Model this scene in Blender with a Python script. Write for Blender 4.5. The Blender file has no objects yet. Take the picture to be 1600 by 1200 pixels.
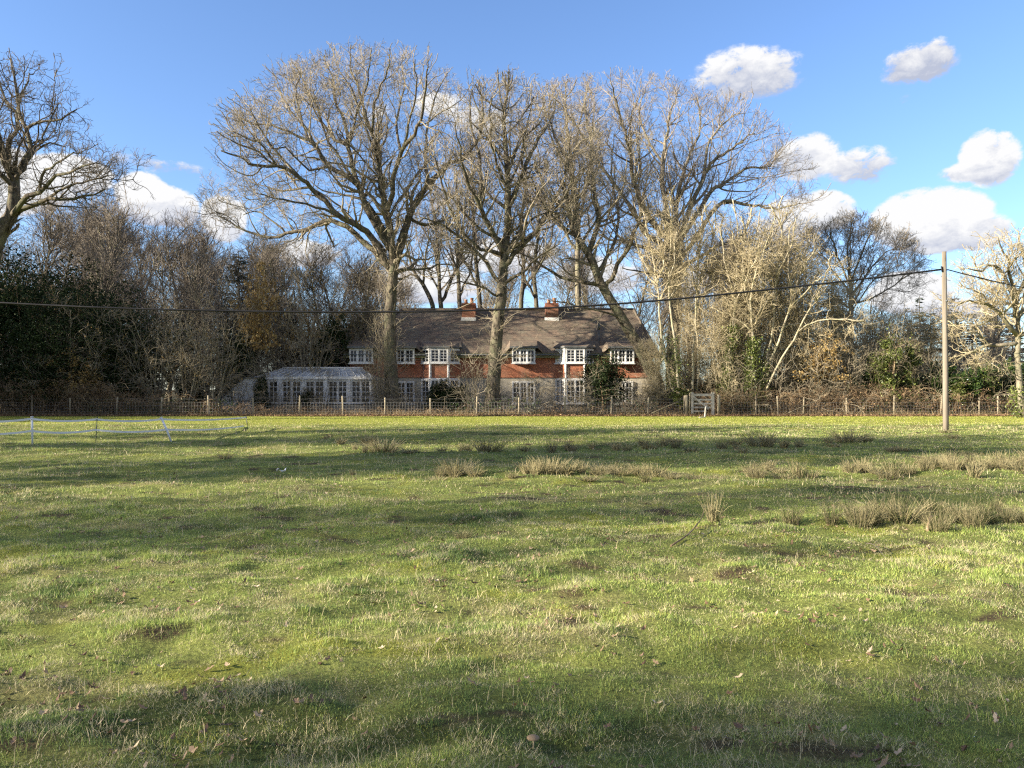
import bpy, math
import numpy as np

SC = bpy.context.scene
COL = SC.collection
R = math.radians

# ------------------------------------------------------------------ camera, sky, sun
F, HY, EYE = 1209.0, 608.0, 1.6        # focal length in photo pixels, horizon row, eye height
cam_d = bpy.data.cameras.new('camera'); cam = bpy.data.objects.new('camera', cam_d); COL.objects.link(cam)
cam_d.sensor_width = 36.0; cam_d.lens = 36.0 * F / 1600.0
cam_d.clip_start = 0.1; cam_d.clip_end = 3000.0
cam.location = (0, 0, EYE)
cam.rotation_euler = (R(90) + math.atan((HY - 600.0) / F), 0, 0)
SC.camera = cam

SUN_AZ, SUN_EL = 72.0, 18.0            # sun: degrees left of straight-behind, elevation
sun_d = bpy.data.lights.new('sun', 'SUN'); sun = bpy.data.objects.new('sun', sun_d); COL.objects.link(sun)
sun_d.energy = 5.0; sun_d.angle = R(0.53); sun_d.color = (1.0, 0.88, 0.70)
SV = np.array([-math.sin(R(SUN_AZ)) * math.cos(R(SUN_EL)), -math.cos(R(SUN_AZ)) * math.cos(R(SUN_EL)), math.sin(R(SUN_EL))])
from mathutils import Vector
sun.rotation_euler = Vector(SV).to_track_quat('Z', 'Y').to_euler()
sun.location = (-40, -10, 30)

world = bpy.data.worlds.new('World'); SC.world = world; world.use_nodes = True
wn, wl = world.node_tree.nodes, world.node_tree.links
wn.clear()

def nmath(nt, op, a, b=None, c=None, clamp=False):
    n = nt.nodes.new('ShaderNodeMath'); n.operation = op; n.use_clamp = clamp
    for i, v in enumerate((a, b, c)):
        if v is None: continue
        if isinstance(v, (int, float)): n.inputs[i].default_value = v
        else: nt.links.new(v, n.inputs[i])
    return n.outputs[0]

def build_world():
    nt = world.node_tree
    M = lambda op, a, b=None, c=None, cl=False: nmath(nt, op, a, b, c, cl)
    sky = wn.new('ShaderNodeTexSky'); sky.sky_type = 'NISHITA'; sky.sun_disc = False
    sky.sun_elevation = R(SUN_EL); sky.sun_rotation = math.atan2(SV[0], SV[1])
    sky.altitude = 50; sky.air_density = 1.0; sky.dust_density = 0.6; sky.ozone_density = 2.2
    tc = wn.new('ShaderNodeTexCoord'); sep = wn.new('ShaderNodeSeparateXYZ')
    wl.new(tc.outputs['Generated'], sep.inputs[0])
    az = M('ARCTAN2', sep.outputs[0], sep.outputs[1]); el = M('ARCSINE', sep.outputs[2])
    comb = wn.new('ShaderNodeCombineXYZ'); wl.new(az, comb.inputs[0]); wl.new(M('MULTIPLY', el, 1.5), comb.inputs[1])
    def noise(scale, detail, rough, dist=0.0):
        n = wn.new('ShaderNodeTexNoise'); n.inputs['Scale'].default_value = scale; n.inputs['Detail'].default_value = detail
        n.inputs['Roughness'].default_value = rough; n.inputs['Distortion'].default_value = dist
        wl.new(comb.outputs[0], n.inputs['Vector']); return n.outputs['Fac']
    n1 = noise(15.0, 9.0, 0.60, 0.35); n2 = noise(42.0, 8.0, 0.68, 0.3)
    # clouds: px, py, half width px, half height px, density, whiteness
    CL = [(1165,112,88,40,.85,.80),(1210,130,58,26,.5,.55),(1436,98,56,32,.72,.6),(1464,82,28,26,.7,.7),(1412,153,20,14,.42,.5),
          (1262,245,56,36,.80,.9),(1345,258,56,30,.80,.85),(1225,240,46,26,.4,.6),
          (1548,245,38,40,1.0,1.0),(1515,268,45,16,.7,.8),
          (1455,345,78,46,1.25,1.1),(1500,362,64,30,1.0,.85),(1410,362,40,28,.95,.9),
          (1290,330,45,32,1.0,1.0),(1240,350,60,45,.9,.9),
          (1425,458,60,36,1.0,1.0),(1500,482,50,20,.7,.85),
          (222,303,38,32,1.2,1.1),(268,322,38,30,1.05,.85),(240,332,68,20,.8,.6),
          (240,258,90,15,.55,.6),(190,246,36,14,.5,.6),
          (350,340,34,36,1.15,1.1),(10,285,50,44,1.2,1.1),(110,272,56,28,1.1,1.05),(60,295,50,30,1.0,1.0),
          (690,165,60,26,.62,1.0),(590,175,40,26,.5,.9),(740,185,60,28,.75,.9),
          (790,400,110,30,.9,1.0),(660,445,110,34,.9,.95),(940,430,90,34,.8,.9),(1090,440,60,34,.7,.9),(480,395,60,24,.8,.9),
          (700,320,70,26,.5,.7),
          (495,12,22,30,.28,.5),(620,16,55,12,.22,.5),(530,40,60,22,.10,.5)]
    dens = None; lum = None; ws = None
    for (cx, cy, a, b, d, w) in CL:
        u0 = math.atan2(cx - 800, F); v0 = math.asin((HY - cy) / math.sqrt((cx-800)**2 + F*F + (HY-cy)**2))
        du = M('DIVIDE', M('SUBTRACT', az, u0), a / F * 1.22); dv = M('DIVIDE', M('SUBTRACT', el, v0), b / F * 1.22)
        r2 = M('ADD', M('MULTIPLY', du, du), M('MULTIPLY', dv, dv))
        m = M('MULTIPLY', M('SUBTRACT', 1.0, r2, None, True), d)
        l = M('MULTIPLY', m, M('MULTIPLY_ADD', dv, 0.55, w))       # sun side of the cloud is its top
        l = M('SUBTRACT', l, M('MULTIPLY', M('MULTIPLY', du, 0.10), m))
        dens = m if dens is None else M('SMOOTH_MAX', dens, m, 0.12)
        ws = m if ws is None else M('ADD', ws, m)
        lum = l if lum is None else M('ADD', lum, l)
    lum = M('DIVIDE', lum, M('MAXIMUM', ws, 0.02))
    dens = M('SUBTRACT', dens, 0.06, None, True)
    edge = M('MULTIPLY_ADD', M('SUBTRACT', n1, 0.5), 2.4, M('MULTIPLY', M('SUBTRACT', n2, 0.5), 2.0))
    core = M('MINIMUM', dens, 1.15)
    fld = M('ADD', core, M('MULTIPLY', edge, M('MULTIPLY', M('MINIMUM', dens, 0.7), 0.85)))
    # unseen cloud added over the rest of the sky, thickened to lift the shadows
    away = M('MULTIPLY', M('SUBTRACT', M('ABSOLUTE', az), 0.95, None, True), 4.0, None, True)
    n3 = noise(2.6, 8.0, 0.6)
    fld = M('ADD', fld, M('MULTIPLY', M('MULTIPLY', M('SUBTRACT', n3, 0.40, None, True), 7.0), away))
    mr = wn.new('ShaderNodeMapRange'); mr.interpolation_type = 'SMOOTHSTEP'
    mr.inputs[1].default_value = 0.27; mr.inputs[2].default_value = 0.52
    wl.new(fld, mr.inputs[0])
    lit = M('ADD', lum, M('MULTIPLY', M('ADD', M('SUBTRACT', n1, 0.5), M('SUBTRACT', n2, 0.5)), 1.1))
    ramp = wn.new('ShaderNodeValToRGB'); cr = ramp.color_ramp
    cr.elements[0].position = 0.45; cr.elements[0].color = (2.2, 2.4, 3.0, 1)
    cr.elements[1].position = 1.0; cr.elements[1].color = (4.2, 4.2, 4.25, 1)
    wl.new(lit, ramp.inputs[0])
    tint = wn.new('ShaderNodeMix'); tint.data_type = 'RGBA'; tint.blend_type = 'MULTIPLY'; tint.inputs[0].default_value = 1.0
    wl.new(sky.outputs[0], tint.inputs[6]); tint.inputs[7].default_value = (0.91, 1.02, 1.25, 1)
    mix = wn.new('ShaderNodeMix'); mix.data_type = 'RGBA'
    wl.new(mr.outputs[0], mix.inputs[0]); wl.new(tint.outputs[2], mix.inputs[6]); wl.new(ramp.outputs[0], mix.inputs[7])
    bg = wn.new('ShaderNodeBackground'); bg.inputs['Strength'].default_value = 0.078
    out = wn.new('ShaderNodeOutputWorld')
    wl.new(mix.outputs[2], bg.inputs[0]); wl.new(bg.outputs[0], out.inputs[0])
build_world()
SC.view_settings.view_transform = 'Standard'; SC.view_settings.look = 'None'
SC.view_settings.gamma = 1.0; SC.view_settings.exposure = 1.6
SC.cycles.use_denoising = False; SC.cycles.pixel_filter_type = 'BLACKMAN_HARRIS'; SC.cycles.filter_width = 1.25
SC.cycles.max_bounces = 5; SC.cycles.diffuse_bounces = 3; SC.cycles.glossy_bounces = 2
SC.cycles.transmission_bounces = 2; SC.cycles.transparent_max_bounces = 4

# ------------------------------------------------------------------ helpers
def X(px, d): return (px - 800.0) * d / F
def Z(py, d): return EYE + (HY - py) * d / F
def P(px, py, d): return np.array([X(px, d), d, Z(py, d)])
def ground_d(py): return EYE * F / (py - HY)

def norm(v): return v / np.maximum(np.linalg.norm(v, axis=-1, keepdims=True), 1e-9)

class MB:
    """collects faces of any size and links them as ONE mesh object"""
    def __init__(s): s.V = []; s.L = []; s.C = []; s.n = 0; s.K = []; s.S = []
    def add(s, V, faces, col=None, smooth=False):
        V = np.asarray(V, np.float32).reshape(-1, 3); faces = np.asarray(faces, np.int32)
        s.V.append(V); s.L.append((faces + s.n).reshape(-1)); s.C.append(np.full(len(faces), faces.shape[1], np.int32))
        s.S.append(np.full(len(faces), smooth, bool))
        if col is not None: s.K.append(np.asarray(col, np.float32).reshape(-1, 3))
        s.n += len(V)
    def box(s, x0, x1, y0, y1, z0, z1):
        v = [(x, y, z) for x in (x0, x1) for y in (y0, y1) for z in (z0, z1)]
        s.add(v, [(0,1,3,2),(4,6,7,5),(0,4,5,1),(2,3,7,6),(0,2,6,4),(1,5,7,3)])
    def obox(s, o, u, w, s0, s1, o0, o1, z0, z1):
        """box in a frame: u along, w outward (2-D unit vectors), z up"""
        v = [(o[0]+u[0]*a+w[0]*b, o[1]+u[1]*a+w[1]*b, z) for a in (s0, s1) for b in (o0, o1) for z in (z0, z1)]
        s.add(v, [(0,1,3,2),(4,6,7,5),(0,4,5,1),(2,3,7,6),(0,2,6,4),(1,5,7,3)])
    def poly(s, pts): s.add(pts, [tuple(range(len(pts)))])
    def tubes(s, Pt, Rd, S, smooth=True, cap=False):
        if len(Pt) == 0: return
        Pt = np.asarray(Pt, np.float32); Rd = np.asarray(Rd, np.float32); N, K = Rd.shape
        T = norm(np.gradient(Pt, axis=1)); ax = np.argmin(np.abs(T.mean(1)), axis=1)
        ref = np.zeros((N, 1, 3), np.float32); ref[np.arange(N), 0, ax] = 1
        U = norm(np.cross(T, np.broadcast_to(ref, T.shape))); W = np.cross(T, U)
        a = np.arange(S) * 2 * np.pi / S
        V = Pt[:, :, None] + Rd[:, :, None, None] * (np.cos(a)[None, None, :, None] * U[:, :, None] + np.sin(a)[None, None, :, None] * W[:, :, None])
        idx = np.arange(N * K * S).reshape(N, K, S); nx = np.roll(idx, -1, axis=2)
        q = np.stack([idx[:, :-1], nx[:, :-1], nx[:, 1:], idx[:, 1:]], -1).reshape(-1, 4)
        s.add(V.reshape(-1, 3), q, smooth=smooth)
        if cap:
            o = s.n - N * K * S
            for e in (0, K - 1):
                f = idx[:, e, :] + o; f = f if e else f[:, ::-1]
                s.L.append(f.reshape(-1).astype(np.int32)); s.C.append(np.full(N, S, np.int32)); s.S.append(np.full(N, False))
    def tube(s, pts, r, S=8, smooth=True, cap=True):
        pts = np.asarray(pts, float); r = np.broadcast_to(np.asarray(r, float), (len(pts),))
        s.tubes(pts[None], r[None], S, smooth, cap)
    def build(s, name, mat, parent=None, loc=None):
        V = np.concatenate(s.V); L = np.concatenate(s.L); C = np.concatenate(s.C)
        if loc is not None: V = V - np.asarray(loc, np.float32)
        me = bpy.data.meshes.new(name)
        me.vertices.add(len(V)); me.vertices.foreach_set('co', V.reshape(-1))
        me.loops.add(len(L)); me.loops.foreach_set('vertex_index', L)
        me.polygons.add(len(C)); st = np.concatenate([[0], np.cumsum(C)[:-1]]).astype(np.int32)
        me.polygons.foreach_set('loop_start', st)
        me.polygons.foreach_set('use_smooth', np.concatenate(s.S))
        if s.K:
            K = np.concatenate(s.K); at = me.color_attributes.new('col', 'FLOAT_COLOR', 'POINT')
            at.data.foreach_set('color', np.concatenate([K, np.ones((len(K), 1), np.float32)], 1).reshape(-1))
        me.update(calc_edges=True)
        me.materials.append(mat)
        o = bpy.data.objects.new(name, me); COL.objects.link(o)
        if parent is not None: o.parent = parent
        return o

def tag(o, label=None, cat=None, group=None, kind=None):
    if label: o['label'] = label
    if cat: o['category'] = cat
    if group: o['group'] = group
    if kind: o['kind'] = kind
    return o
def thing(name, loc, label, cat, group=None, rz=0.0):
    o = bpy.data.objects.new(name, None); COL.objects.link(o); o.location = loc; o.rotation_euler = (0, 0, rz)
    o.empty_display_size = 0.3
    return tag(o, label, cat, group)
def dup(root, loc, rz=0.0, sc=1.0, label=None, group=None):
    r = root.copy(); COL.objects.link(r); r.location = loc; r.rotation_euler = (0, 0, rz)
    r.scale = (sc, sc, sc) if not isinstance(sc, tuple) else sc
    if label: r['label'] = label
    if group: r['group'] = group
    elif 'group' in r.keys() and group is None: pass
    for ch in list(root.children):
        c = ch.copy(); COL.objects.link(c); c.parent = r
        for g in list(ch.children):
            d = g.copy(); COL.objects.link(d); d.parent = c
    return r

# ------------------------------------------------------------------ value noise
def vnoise(x, y, seed=0):
    xi = np.floor(x).astype(np.int64); yi = np.floor(y).astype(np.int64); fx = x - xi; fy = y - yi
    fx = fx * fx * (3 - 2 * fx); fy = fy * fy * (3 - 2 * fy)
    def h(a, b):
        n = (a * 374761393 + b * 668265263 + seed * 974634777) & 0x7fffffff
        n = ((n ^ (n >> 13)) * 1274126177) & 0x7fffffff
        return ((n ^ (n >> 16)) & 0xffff) / 65535.0
    return (h(xi, yi) * (1 - fx) + h(xi + 1, yi) * fx) * (1 - fy) + (h(xi, yi + 1) * (1 - fx) + h(xi + 1, yi + 1) * fx) * fy
def fbm(x, y, scale, oct=4, seed=0, rough=0.5):
    s = 0; a = 1; t = 0
    for i in range(oct):
        s = s + a * vnoise(x * scale + 17.3 * i, y * scale - 9.1 * i, seed + i); t += a; a *= rough; scale *= 2.03
    return s / t

# ------------------------------------------------------------------ materials
def new_mat(name):
    m = bpy.data.materials.new(name); m.use_nodes = True
    nt = m.node_tree; b = nt.nodes['Principled BSDF']; return m, nt, b
def ramp_of(nt, fac, stops):
    r = nt.nodes.new('ShaderNodeValToRGB'); e = r.color_ramp.elements
    while len(e) < len(stops): e.new(0.5)
    for i, (p, c) in enumerate(stops): e[i].position = p; e[i].color = (*c, 1)
    nt.links.new(fac, r.inputs[0]); return r.outputs[0]
def tex_noise(nt, scale, detail=4, rough=0.55, coord='Object', stretch=None):
    tc = nt.nodes.new('ShaderNodeTexCoord'); n = nt.nodes.new('ShaderNodeTexNoise')
    n.inputs['Scale'].default_value = scale; n.inputs['Detail'].default_value = detail; n.inputs['Roughness'].default_value = rough
    v = tc.outputs[coord]
    if stretch:
        mp = nt.nodes.new('ShaderNodeMapping'); mp.inputs['Scale'].default_value = stretch; nt.links.new(v, mp.inputs[0]); v = mp.outputs[0]
    nt.links.new(v, n.inputs['Vector']); return n.outputs['Fac']
def mixc(nt, fac, a, b, mode='MIX'):
    n = nt.nodes.new('ShaderNodeMix'); n.data_type = 'RGBA'; n.blend_type = mode
    if isinstance(fac, (int, float)): n.inputs[0].default_value = fac
    else: nt.links.new(fac, n.inputs[0])
    for i, v in ((6, a), (7, b)):
        if isinstance(v, tuple): n.inputs[i].default_value = (*v, 1)
        else: nt.links.new(v, n.inputs[i])
    return n.outputs[2]
def bump(nt, b, h, strength=0.5, dist=0.02):
    n = nt.nodes.new('ShaderNodeBump'); n.inputs['Strength'].default_value = strength; n.inputs['Distance'].default_value = dist
    nt.links.new(h, n.inputs['Height']); nt.links.new(n.outputs[0], b.inputs['Normal'])

def m_noise(name, stops, scale=3.0, rough=0.85, stretch=None, bumpd=0.0, detail=5, coord='Object', spec=0.3):
    m, nt, b = new_mat(name); f = tex_noise(nt, scale, detail, 0.6, coord, stretch)
    nt.links.new(ramp_of(nt, f, stops), b.inputs['Base Color']); b.inputs['Roughness'].default_value = rough
    b.inputs['Specular IOR Level'].default_value = spec
    if bumpd: bump(nt, b, f, 0.8, bumpd)
    return m
def m_bark(name, dark, mid, lich, fine=14.0):
    m, nt, b = new_mat(name)
    f = tex_noise(nt, fine * .45, 8, 0.75, 'Object', (1, 1, 0.3)); g = tex_noise(nt, 1.3, 6, 0.7)
    c = ramp_of(nt, f, [(0.40, dark), (0.60, mid)])
    k = ramp_of(nt, g, [(0.46, (0, 0, 0)), (0.62, (1, 1, 1))])
    nt.links.new(mixc(nt, k, c, lich), b.inputs['Base Color']); b.inputs['Roughness'].default_value = 0.9
    b.inputs['Specular IOR Level'].default_value = 0.2
    bump(nt, b, f, 1.0, 0.08)
    return m
def m_leaf(name, cols, rough=0.5, trans=0.25, spec=0.35, rnd='Random Per Island'):
    m, nt, b = new_mat(name)
    g = nt.nodes.new('ShaderNodeNewGeometry'); c = ramp_of(nt, g.outputs[rnd], cols)
    nt.links.new(c, b.inputs['Base Color']); b.inputs['Roughness'].default_value = rough; b.inputs['Specular IOR Level'].default_value = spec
    t = nt.nodes.new('ShaderNodeBsdfTranslucent'); nt.links.new(c, t.inputs[0])
    mx = nt.nodes.new('ShaderNodeMixShader'); mx.inputs[0].default_value = trans
    nt.links.new(b.outputs[0], mx.inputs[1]); nt.links.new(t.outputs[0], mx.inputs[2])
    nt.links.new(mx.outputs[0], nt.nodes['Material Output'].inputs[0])
    return m

MAT = {}
MAT['oak_bark'] = m_bark('oak_bark', (.035,.030,.024), (.20,.17,.13), (.15,.15,.095))
MAT['beech_bark'] = m_bark('beech_bark', (0.1, 0.09, 0.07), (0.32, 0.28, 0.21), (0.24, 0.23, 0.15), 6.0)
MAT['pale_bark'] = m_bark('pale_bark', (0.22, 0.19, 0.13), (0.58, 0.52, 0.4), (0.42, 0.39, 0.24), 9.0)
MAT['oak_twig'] = m_noise('oak_twig', [(0.35, (0.16, 0.138, 0.10)), (0.65, (0.38, 0.33, 0.24))], 0.6)
MAT['beech_twig'] = m_noise('beech_twig', [(0.35, (0.17, 0.142, 0.108)), (0.65, (0.38, 0.325, 0.245))], 0.6)
MAT['pale_twig'] = m_noise('pale_twig', [(0.35, (0.26, 0.22, 0.135)), (0.65, (0.50, 0.43, 0.285))], 0.7)
MAT['wood_twig'] = m_noise('wood_twig', [(0.35, (0.13, 0.112, 0.09)), (0.65, (0.29, 0.25, 0.20))], 0.5)
MAT['bramble'] = m_noise('bramble', [(0.3, (0.13, 0.085, 0.05)), (0.5, (0.30, 0.22, 0.135)), (0.7, (0.46, 0.37, 0.23))], 1.6)
MAT['evergreen'] = m_leaf('evergreen', [(0.0, (0.012, 0.022, 0.009)), (0.6, (0.025, 0.045, 0.014)), (1.0, (0.05, 0.075, 0.028))], 0.65, 0.15, 0.15)
MAT['laurel'] = m_leaf('laurel', [(0.0, (0.02, 0.04, 0.01)), (0.6, (0.045, 0.085, 0.02)), (1.0, (0.10, 0.15, 0.035))], 0.32, 0.2, 0.5)
MAT['ivy'] = m_leaf('ivy', [(0.0, (0.045, 0.065, 0.02)), (0.5, (0.12, 0.155, 0.04)), (1.0, (0.27, 0.31, 0.09))], 0.35, 0.2, 0.5)
MAT['needles'] = m_leaf('needles', [(0.0, (0.010, 0.022, 0.012)), (1.0, (0.03, 0.05, 0.025))], 0.6, 0.1)
MAT['tan_leaf'] = m_leaf('tan_leaf', [(0.0, (0.16, 0.10, 0.035)), (0.6, (0.34, 0.23, 0.08)), (1.0, (0.50, 0.38, 0.17))], 0.6, 0.3)
MAT['brown_leaf'] = m_leaf('brown_leaf', [(0.0, (0.09, 0.05, 0.03)), (0.6, (0.22, 0.13, 0.07)), (1.0, (0.40, 0.28, 0.16))], 0.7, 0.2)
# ------------------------------------------------------------------ tree growing
def smooth_line(pts, K):
    """Catmull-Rom through 3-D points, K samples"""
    pts = np.asarray(pts, float)
    if len(pts) == 2: pts = np.array([pts[0], pts.mean(0), pts[1]])
    p = np.concatenate([[2 * pts[0] - pts[1]], pts, [2 * pts[-1] - pts[-2]]])
    t = np.linspace(0, len(pts) - 1 - 1e-6, K); i = t.astype(int); f = (t - i)[:, None]
    a, b, c, d = p[i], p[i+1], p[i+2], p[i+3]
    return 0.5 * (2*b + (c-a)*f + (2*a-5*b+4*c-d)*f**2 + (3*b-a-3*c+d)*f**3)

def grow(rg, Pt, Rd, per_m, L, ang, K, gnarl, up=0.0, out=0.0, centre=None, tmin=0.15, rf=(0.35, 0.6), rmax=9, rmin=0.006, tip=0.3, yb=1.0, capf=0.85, env=None):
    """side branches on polylines Pt [N,k,3] with radii Rd [N,k]; returns the new polylines and radii"""
    N, k, _ = Pt.shape
    seg = np.linalg.norm(np.diff(Pt, axis=1), axis=2); ln = seg.sum(1)
    cnt = rg.poisson(per_m * ln); idx = np.repeat(np.arange(N), cnt)
    if len(idx) == 0: return np.zeros((0, K, 3)), np.zeros((0, K))
    t = tmin + (1 - tmin) * rg.random(len(idx)); t[rg.random(len(idx)) < 0.12] = 0.985
    f = t * (k - 1); i = np.minimum(f.astype(int), k - 2); g = (f - i)
    A, B = Pt[idx, i], Pt[idx, i + 1]; pos = A + (B - A) * g[:, None]
    rp = Rd[idx, i] * (1 - g) + Rd[idx, i + 1] * g
    T = norm(B - A); rnd = rg.normal(size=(len(idx), 3)); rnd[:, 1] *= yb
    perp = norm(rnd - (rnd * T).sum(1, keepdims=True) * T)
    a = np.radians(rg.uniform(*ang, len(idx)))[:, None]
    d = norm(T * np.cos(a) + perp * np.sin(a))
    length = rg.uniform(*L, len(idx)) * (1.15 - 0.55 * t)
    length = np.minimum(length, np.maximum(ln[idx] * capf, L[0] * 0.4))
    if env is not None:
        ec, er, ed = env; pr = np.stack([pos[:, 0] * ed / pos[:, 1], (pos[:, 2] - EYE) * ed / pos[:, 1] + EYE], 1) - ec[[0, 2]]
        th = (np.arctan2(pr[:, 1], pr[:, 0]) / (2 * np.pi) * len(er)) % len(er); i0 = th.astype(int) % len(er); fr = th - np.floor(th)
        rm = er[i0] * (1 - fr) + er[(i0 + 1) % len(er)] * fr; q = np.hypot(np.hypot(pr[:, 0], pr[:, 1]), (pos[:, 1] - ed) * .6)
        room = rm - q + min(.5, L[0] * .4); length = np.minimum(length, np.maximum(room, min(.5, L[0] * .5)))
    r0 = np.clip(rp * rg.uniform(*rf, len(idx)), rmin, rmax)
    st = length / (K - 1); pts = np.empty((len(idx), K, 3)); pts[:, 0] = pos
    upv = np.array([0, 0, 1.0])
    for j in range(1, K):
        w = rg.normal(size=(len(idx), 3)) * gnarl
        d = d + w + upv * up
        if out and centre is not None: d = d + norm(pts[:, j-1] - centre) * out
        d = norm(d); pts[:, j] = pts[:, j-1] + d * st[:, None]
    rr = r0[:, None] * (1 - (1 - tip) * np.linspace(0, 1, K)[None])
    if env is not None and L[0] > 1.2:    # long shoots end at the edge of the crown
        pass
    return pts, np.maximum(rr, rmin * 0.7)

def envelope(pts, c, d, n=36, pad=.35):
    x = pts[:, 0] * d / pts[:, 1]; z = (pts[:, 2] - EYE) * d / pts[:, 1] + EYE
    v0, v1 = x - c[0], z - c[2]; th = (np.arctan2(v1, v0) / (2 * np.pi) * n) % n; r = np.hypot(v0, v1); e = np.zeros(n)
    for k in range(-2, 3): np.maximum.at(e, (th.astype(int) + k) % n, r * (1 - .04 * abs(k)))
    e[e == 0] = np.median(e[e > 0]); return c, (np.roll(e, 1) + 2 * e + np.roll(e, -1)) / 4 + pad, d

STY = {  # per level: per metre, length range, angle, points, gnarl, up, out, min radius, sides
 'oak': [dict(per_m=.62, L=(2.4, 6.0), ang=(28, 65), K=12, gnarl=.20, up=.05, out=.06, rmin=.03, S=6, rf=(.4, .62), tip=.22),
         dict(per_m=1.15, L=(1.4, 3.4), ang=(35, 75), K=9, gnarl=.24, up=.05, out=.05, rmin=.018, S=4),
         dict(per_m=2.7, L=(0.7, 1.8), ang=(35, 75), K=6, gnarl=.26, up=.06, out=.04, rmin=.0115, S=3),
         dict(per_m=4.0, L=(0.35, 0.9), ang=(30, 70), K=4, gnarl=.26, up=.05, out=.03, rmin=.0085, S=3),
         dict(per_m=3.1, L=(0.18, 0.42), ang=(25, 65), K=3, gnarl=.2, up=.05, out=.0, rmin=.0068, S=3)],
 'beech': [dict(per_m=.65, L=(2.4, 6.5), ang=(25, 60), K=12, gnarl=.14, up=.05, out=.05, rmin=.03, S=6, rf=(.4, .62), tip=.22),
         dict(per_m=1.25, L=(1.4, 3.4), ang=(28, 65), K=8, gnarl=.17, up=.05, out=.05, rmin=.016, S=4),
         dict(per_m=2.9, L=(0.7, 1.8), ang=(30, 65), K=5, gnarl=.18, up=.05, out=.04, rmin=.011, S=3),
         dict(per_m=3.8, L=(0.35, 0.9), ang=(25, 55), K=4, gnarl=.18, up=.05, out=.02, rmin=.008, S=3),
         dict(per_m=3.0, L=(0.2, 0.45), ang=(20, 50), K=3, gnarl=.1, up=.06, out=.0, rmin=.0065, S=3)],
 'wispy': [dict(per_m=2.6, L=(1.0, 2.8), ang=(30, 80), K=9, gnarl=.22, up=.04, out=.03, rmin=.014, S=4),
         dict(per_m=3.2, L=(0.5, 1.3), ang=(30, 75), K=6, gnarl=.25, up=.03, out=.02, rmin=.009, S=3),
         dict(per_m=4.0, L=(0.25, 0.6), ang=(30, 75), K=4, gnarl=.22, up=.03, out=.0, rmin=.007, S=3)],
 'far': [dict(per_m=1.3, L=(1.6, 4.0), ang=(25, 60), K=7, gnarl=.16, up=.09, out=.05, rmin=.022, S=4),
         dict(per_m=2.2, L=(0.8, 2.0), ang=(25, 60), K=5, gnarl=.18, up=.09, out=.04, rmin=.013, S=3),
         dict(per_m=3.2, L=(0.4, 1.0), ang=(25, 60), K=3, gnarl=.18, up=.07, out=.0, rmin=.010, S=3)],
}
def crown(rg, Pt, Rd, style, centre, dens=1.0, lens=1.0, env=None):
    mb = MB(); ends = []; keep = [Pt]; keepr = [Rd]
    for li, lv in enumerate(STY[style]):
        q = dict(lv); S = q.pop('S'); q['per_m'] *= dens; q['L'] = (q['L'][0] * lens, q['L'][1] * lens)
        nP, nR = grow(rg, Pt, Rd, centre=centre, env=env, **q)
        mb.tubes(nP, nR, S, smooth=S > 3); ends.append(nP)
        if li == 0 and len(STY[style]) == 5:      # the next level sits on the limbs as well as on the side limbs
            K = nP.shape[1]; t = np.linspace(0, Pt.shape[1] - 1, K); i = np.minimum(t.astype(int), Pt.shape[1] - 2); f = (t - i)
            A = Pt[:, i] * (1 - f)[None, :, None] + Pt[:, i + 1] * f[None, :, None]; B = Rd[:, i] * (1 - f) + Rd[:, i + 1] * f
            Pt, Rd = np.concatenate([A, nP]), np.concatenate([B, nR])
        else: Pt, Rd = nP, nR
    return mb, ends

def leaf_quads(mb, rg, C, size, jitter, flat=0.0):
    """small folded leaves round the points C"""
    n = len(C); C = C + rg.normal(size=(n, 3)) * jitter
    a = norm(rg.normal(size=(n, 3)) * np.array([1, 1, 1 - flat])); b = norm(np.cross(a, rg.normal(size=(n, 3))))
    s = size * rg.uniform(0.6, 1.3, n)[:, None]; c = norm(np.cross(a, b)) * s * 0.18
    V = np.stack([C - a * s * .5, C + b * s * .32 + c, C + a * s * .5, C - b * s * .32 + c], 1)
    mb.add(V.reshape(-1, 3), np.arange(n * 4).reshape(n, 4))

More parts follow.
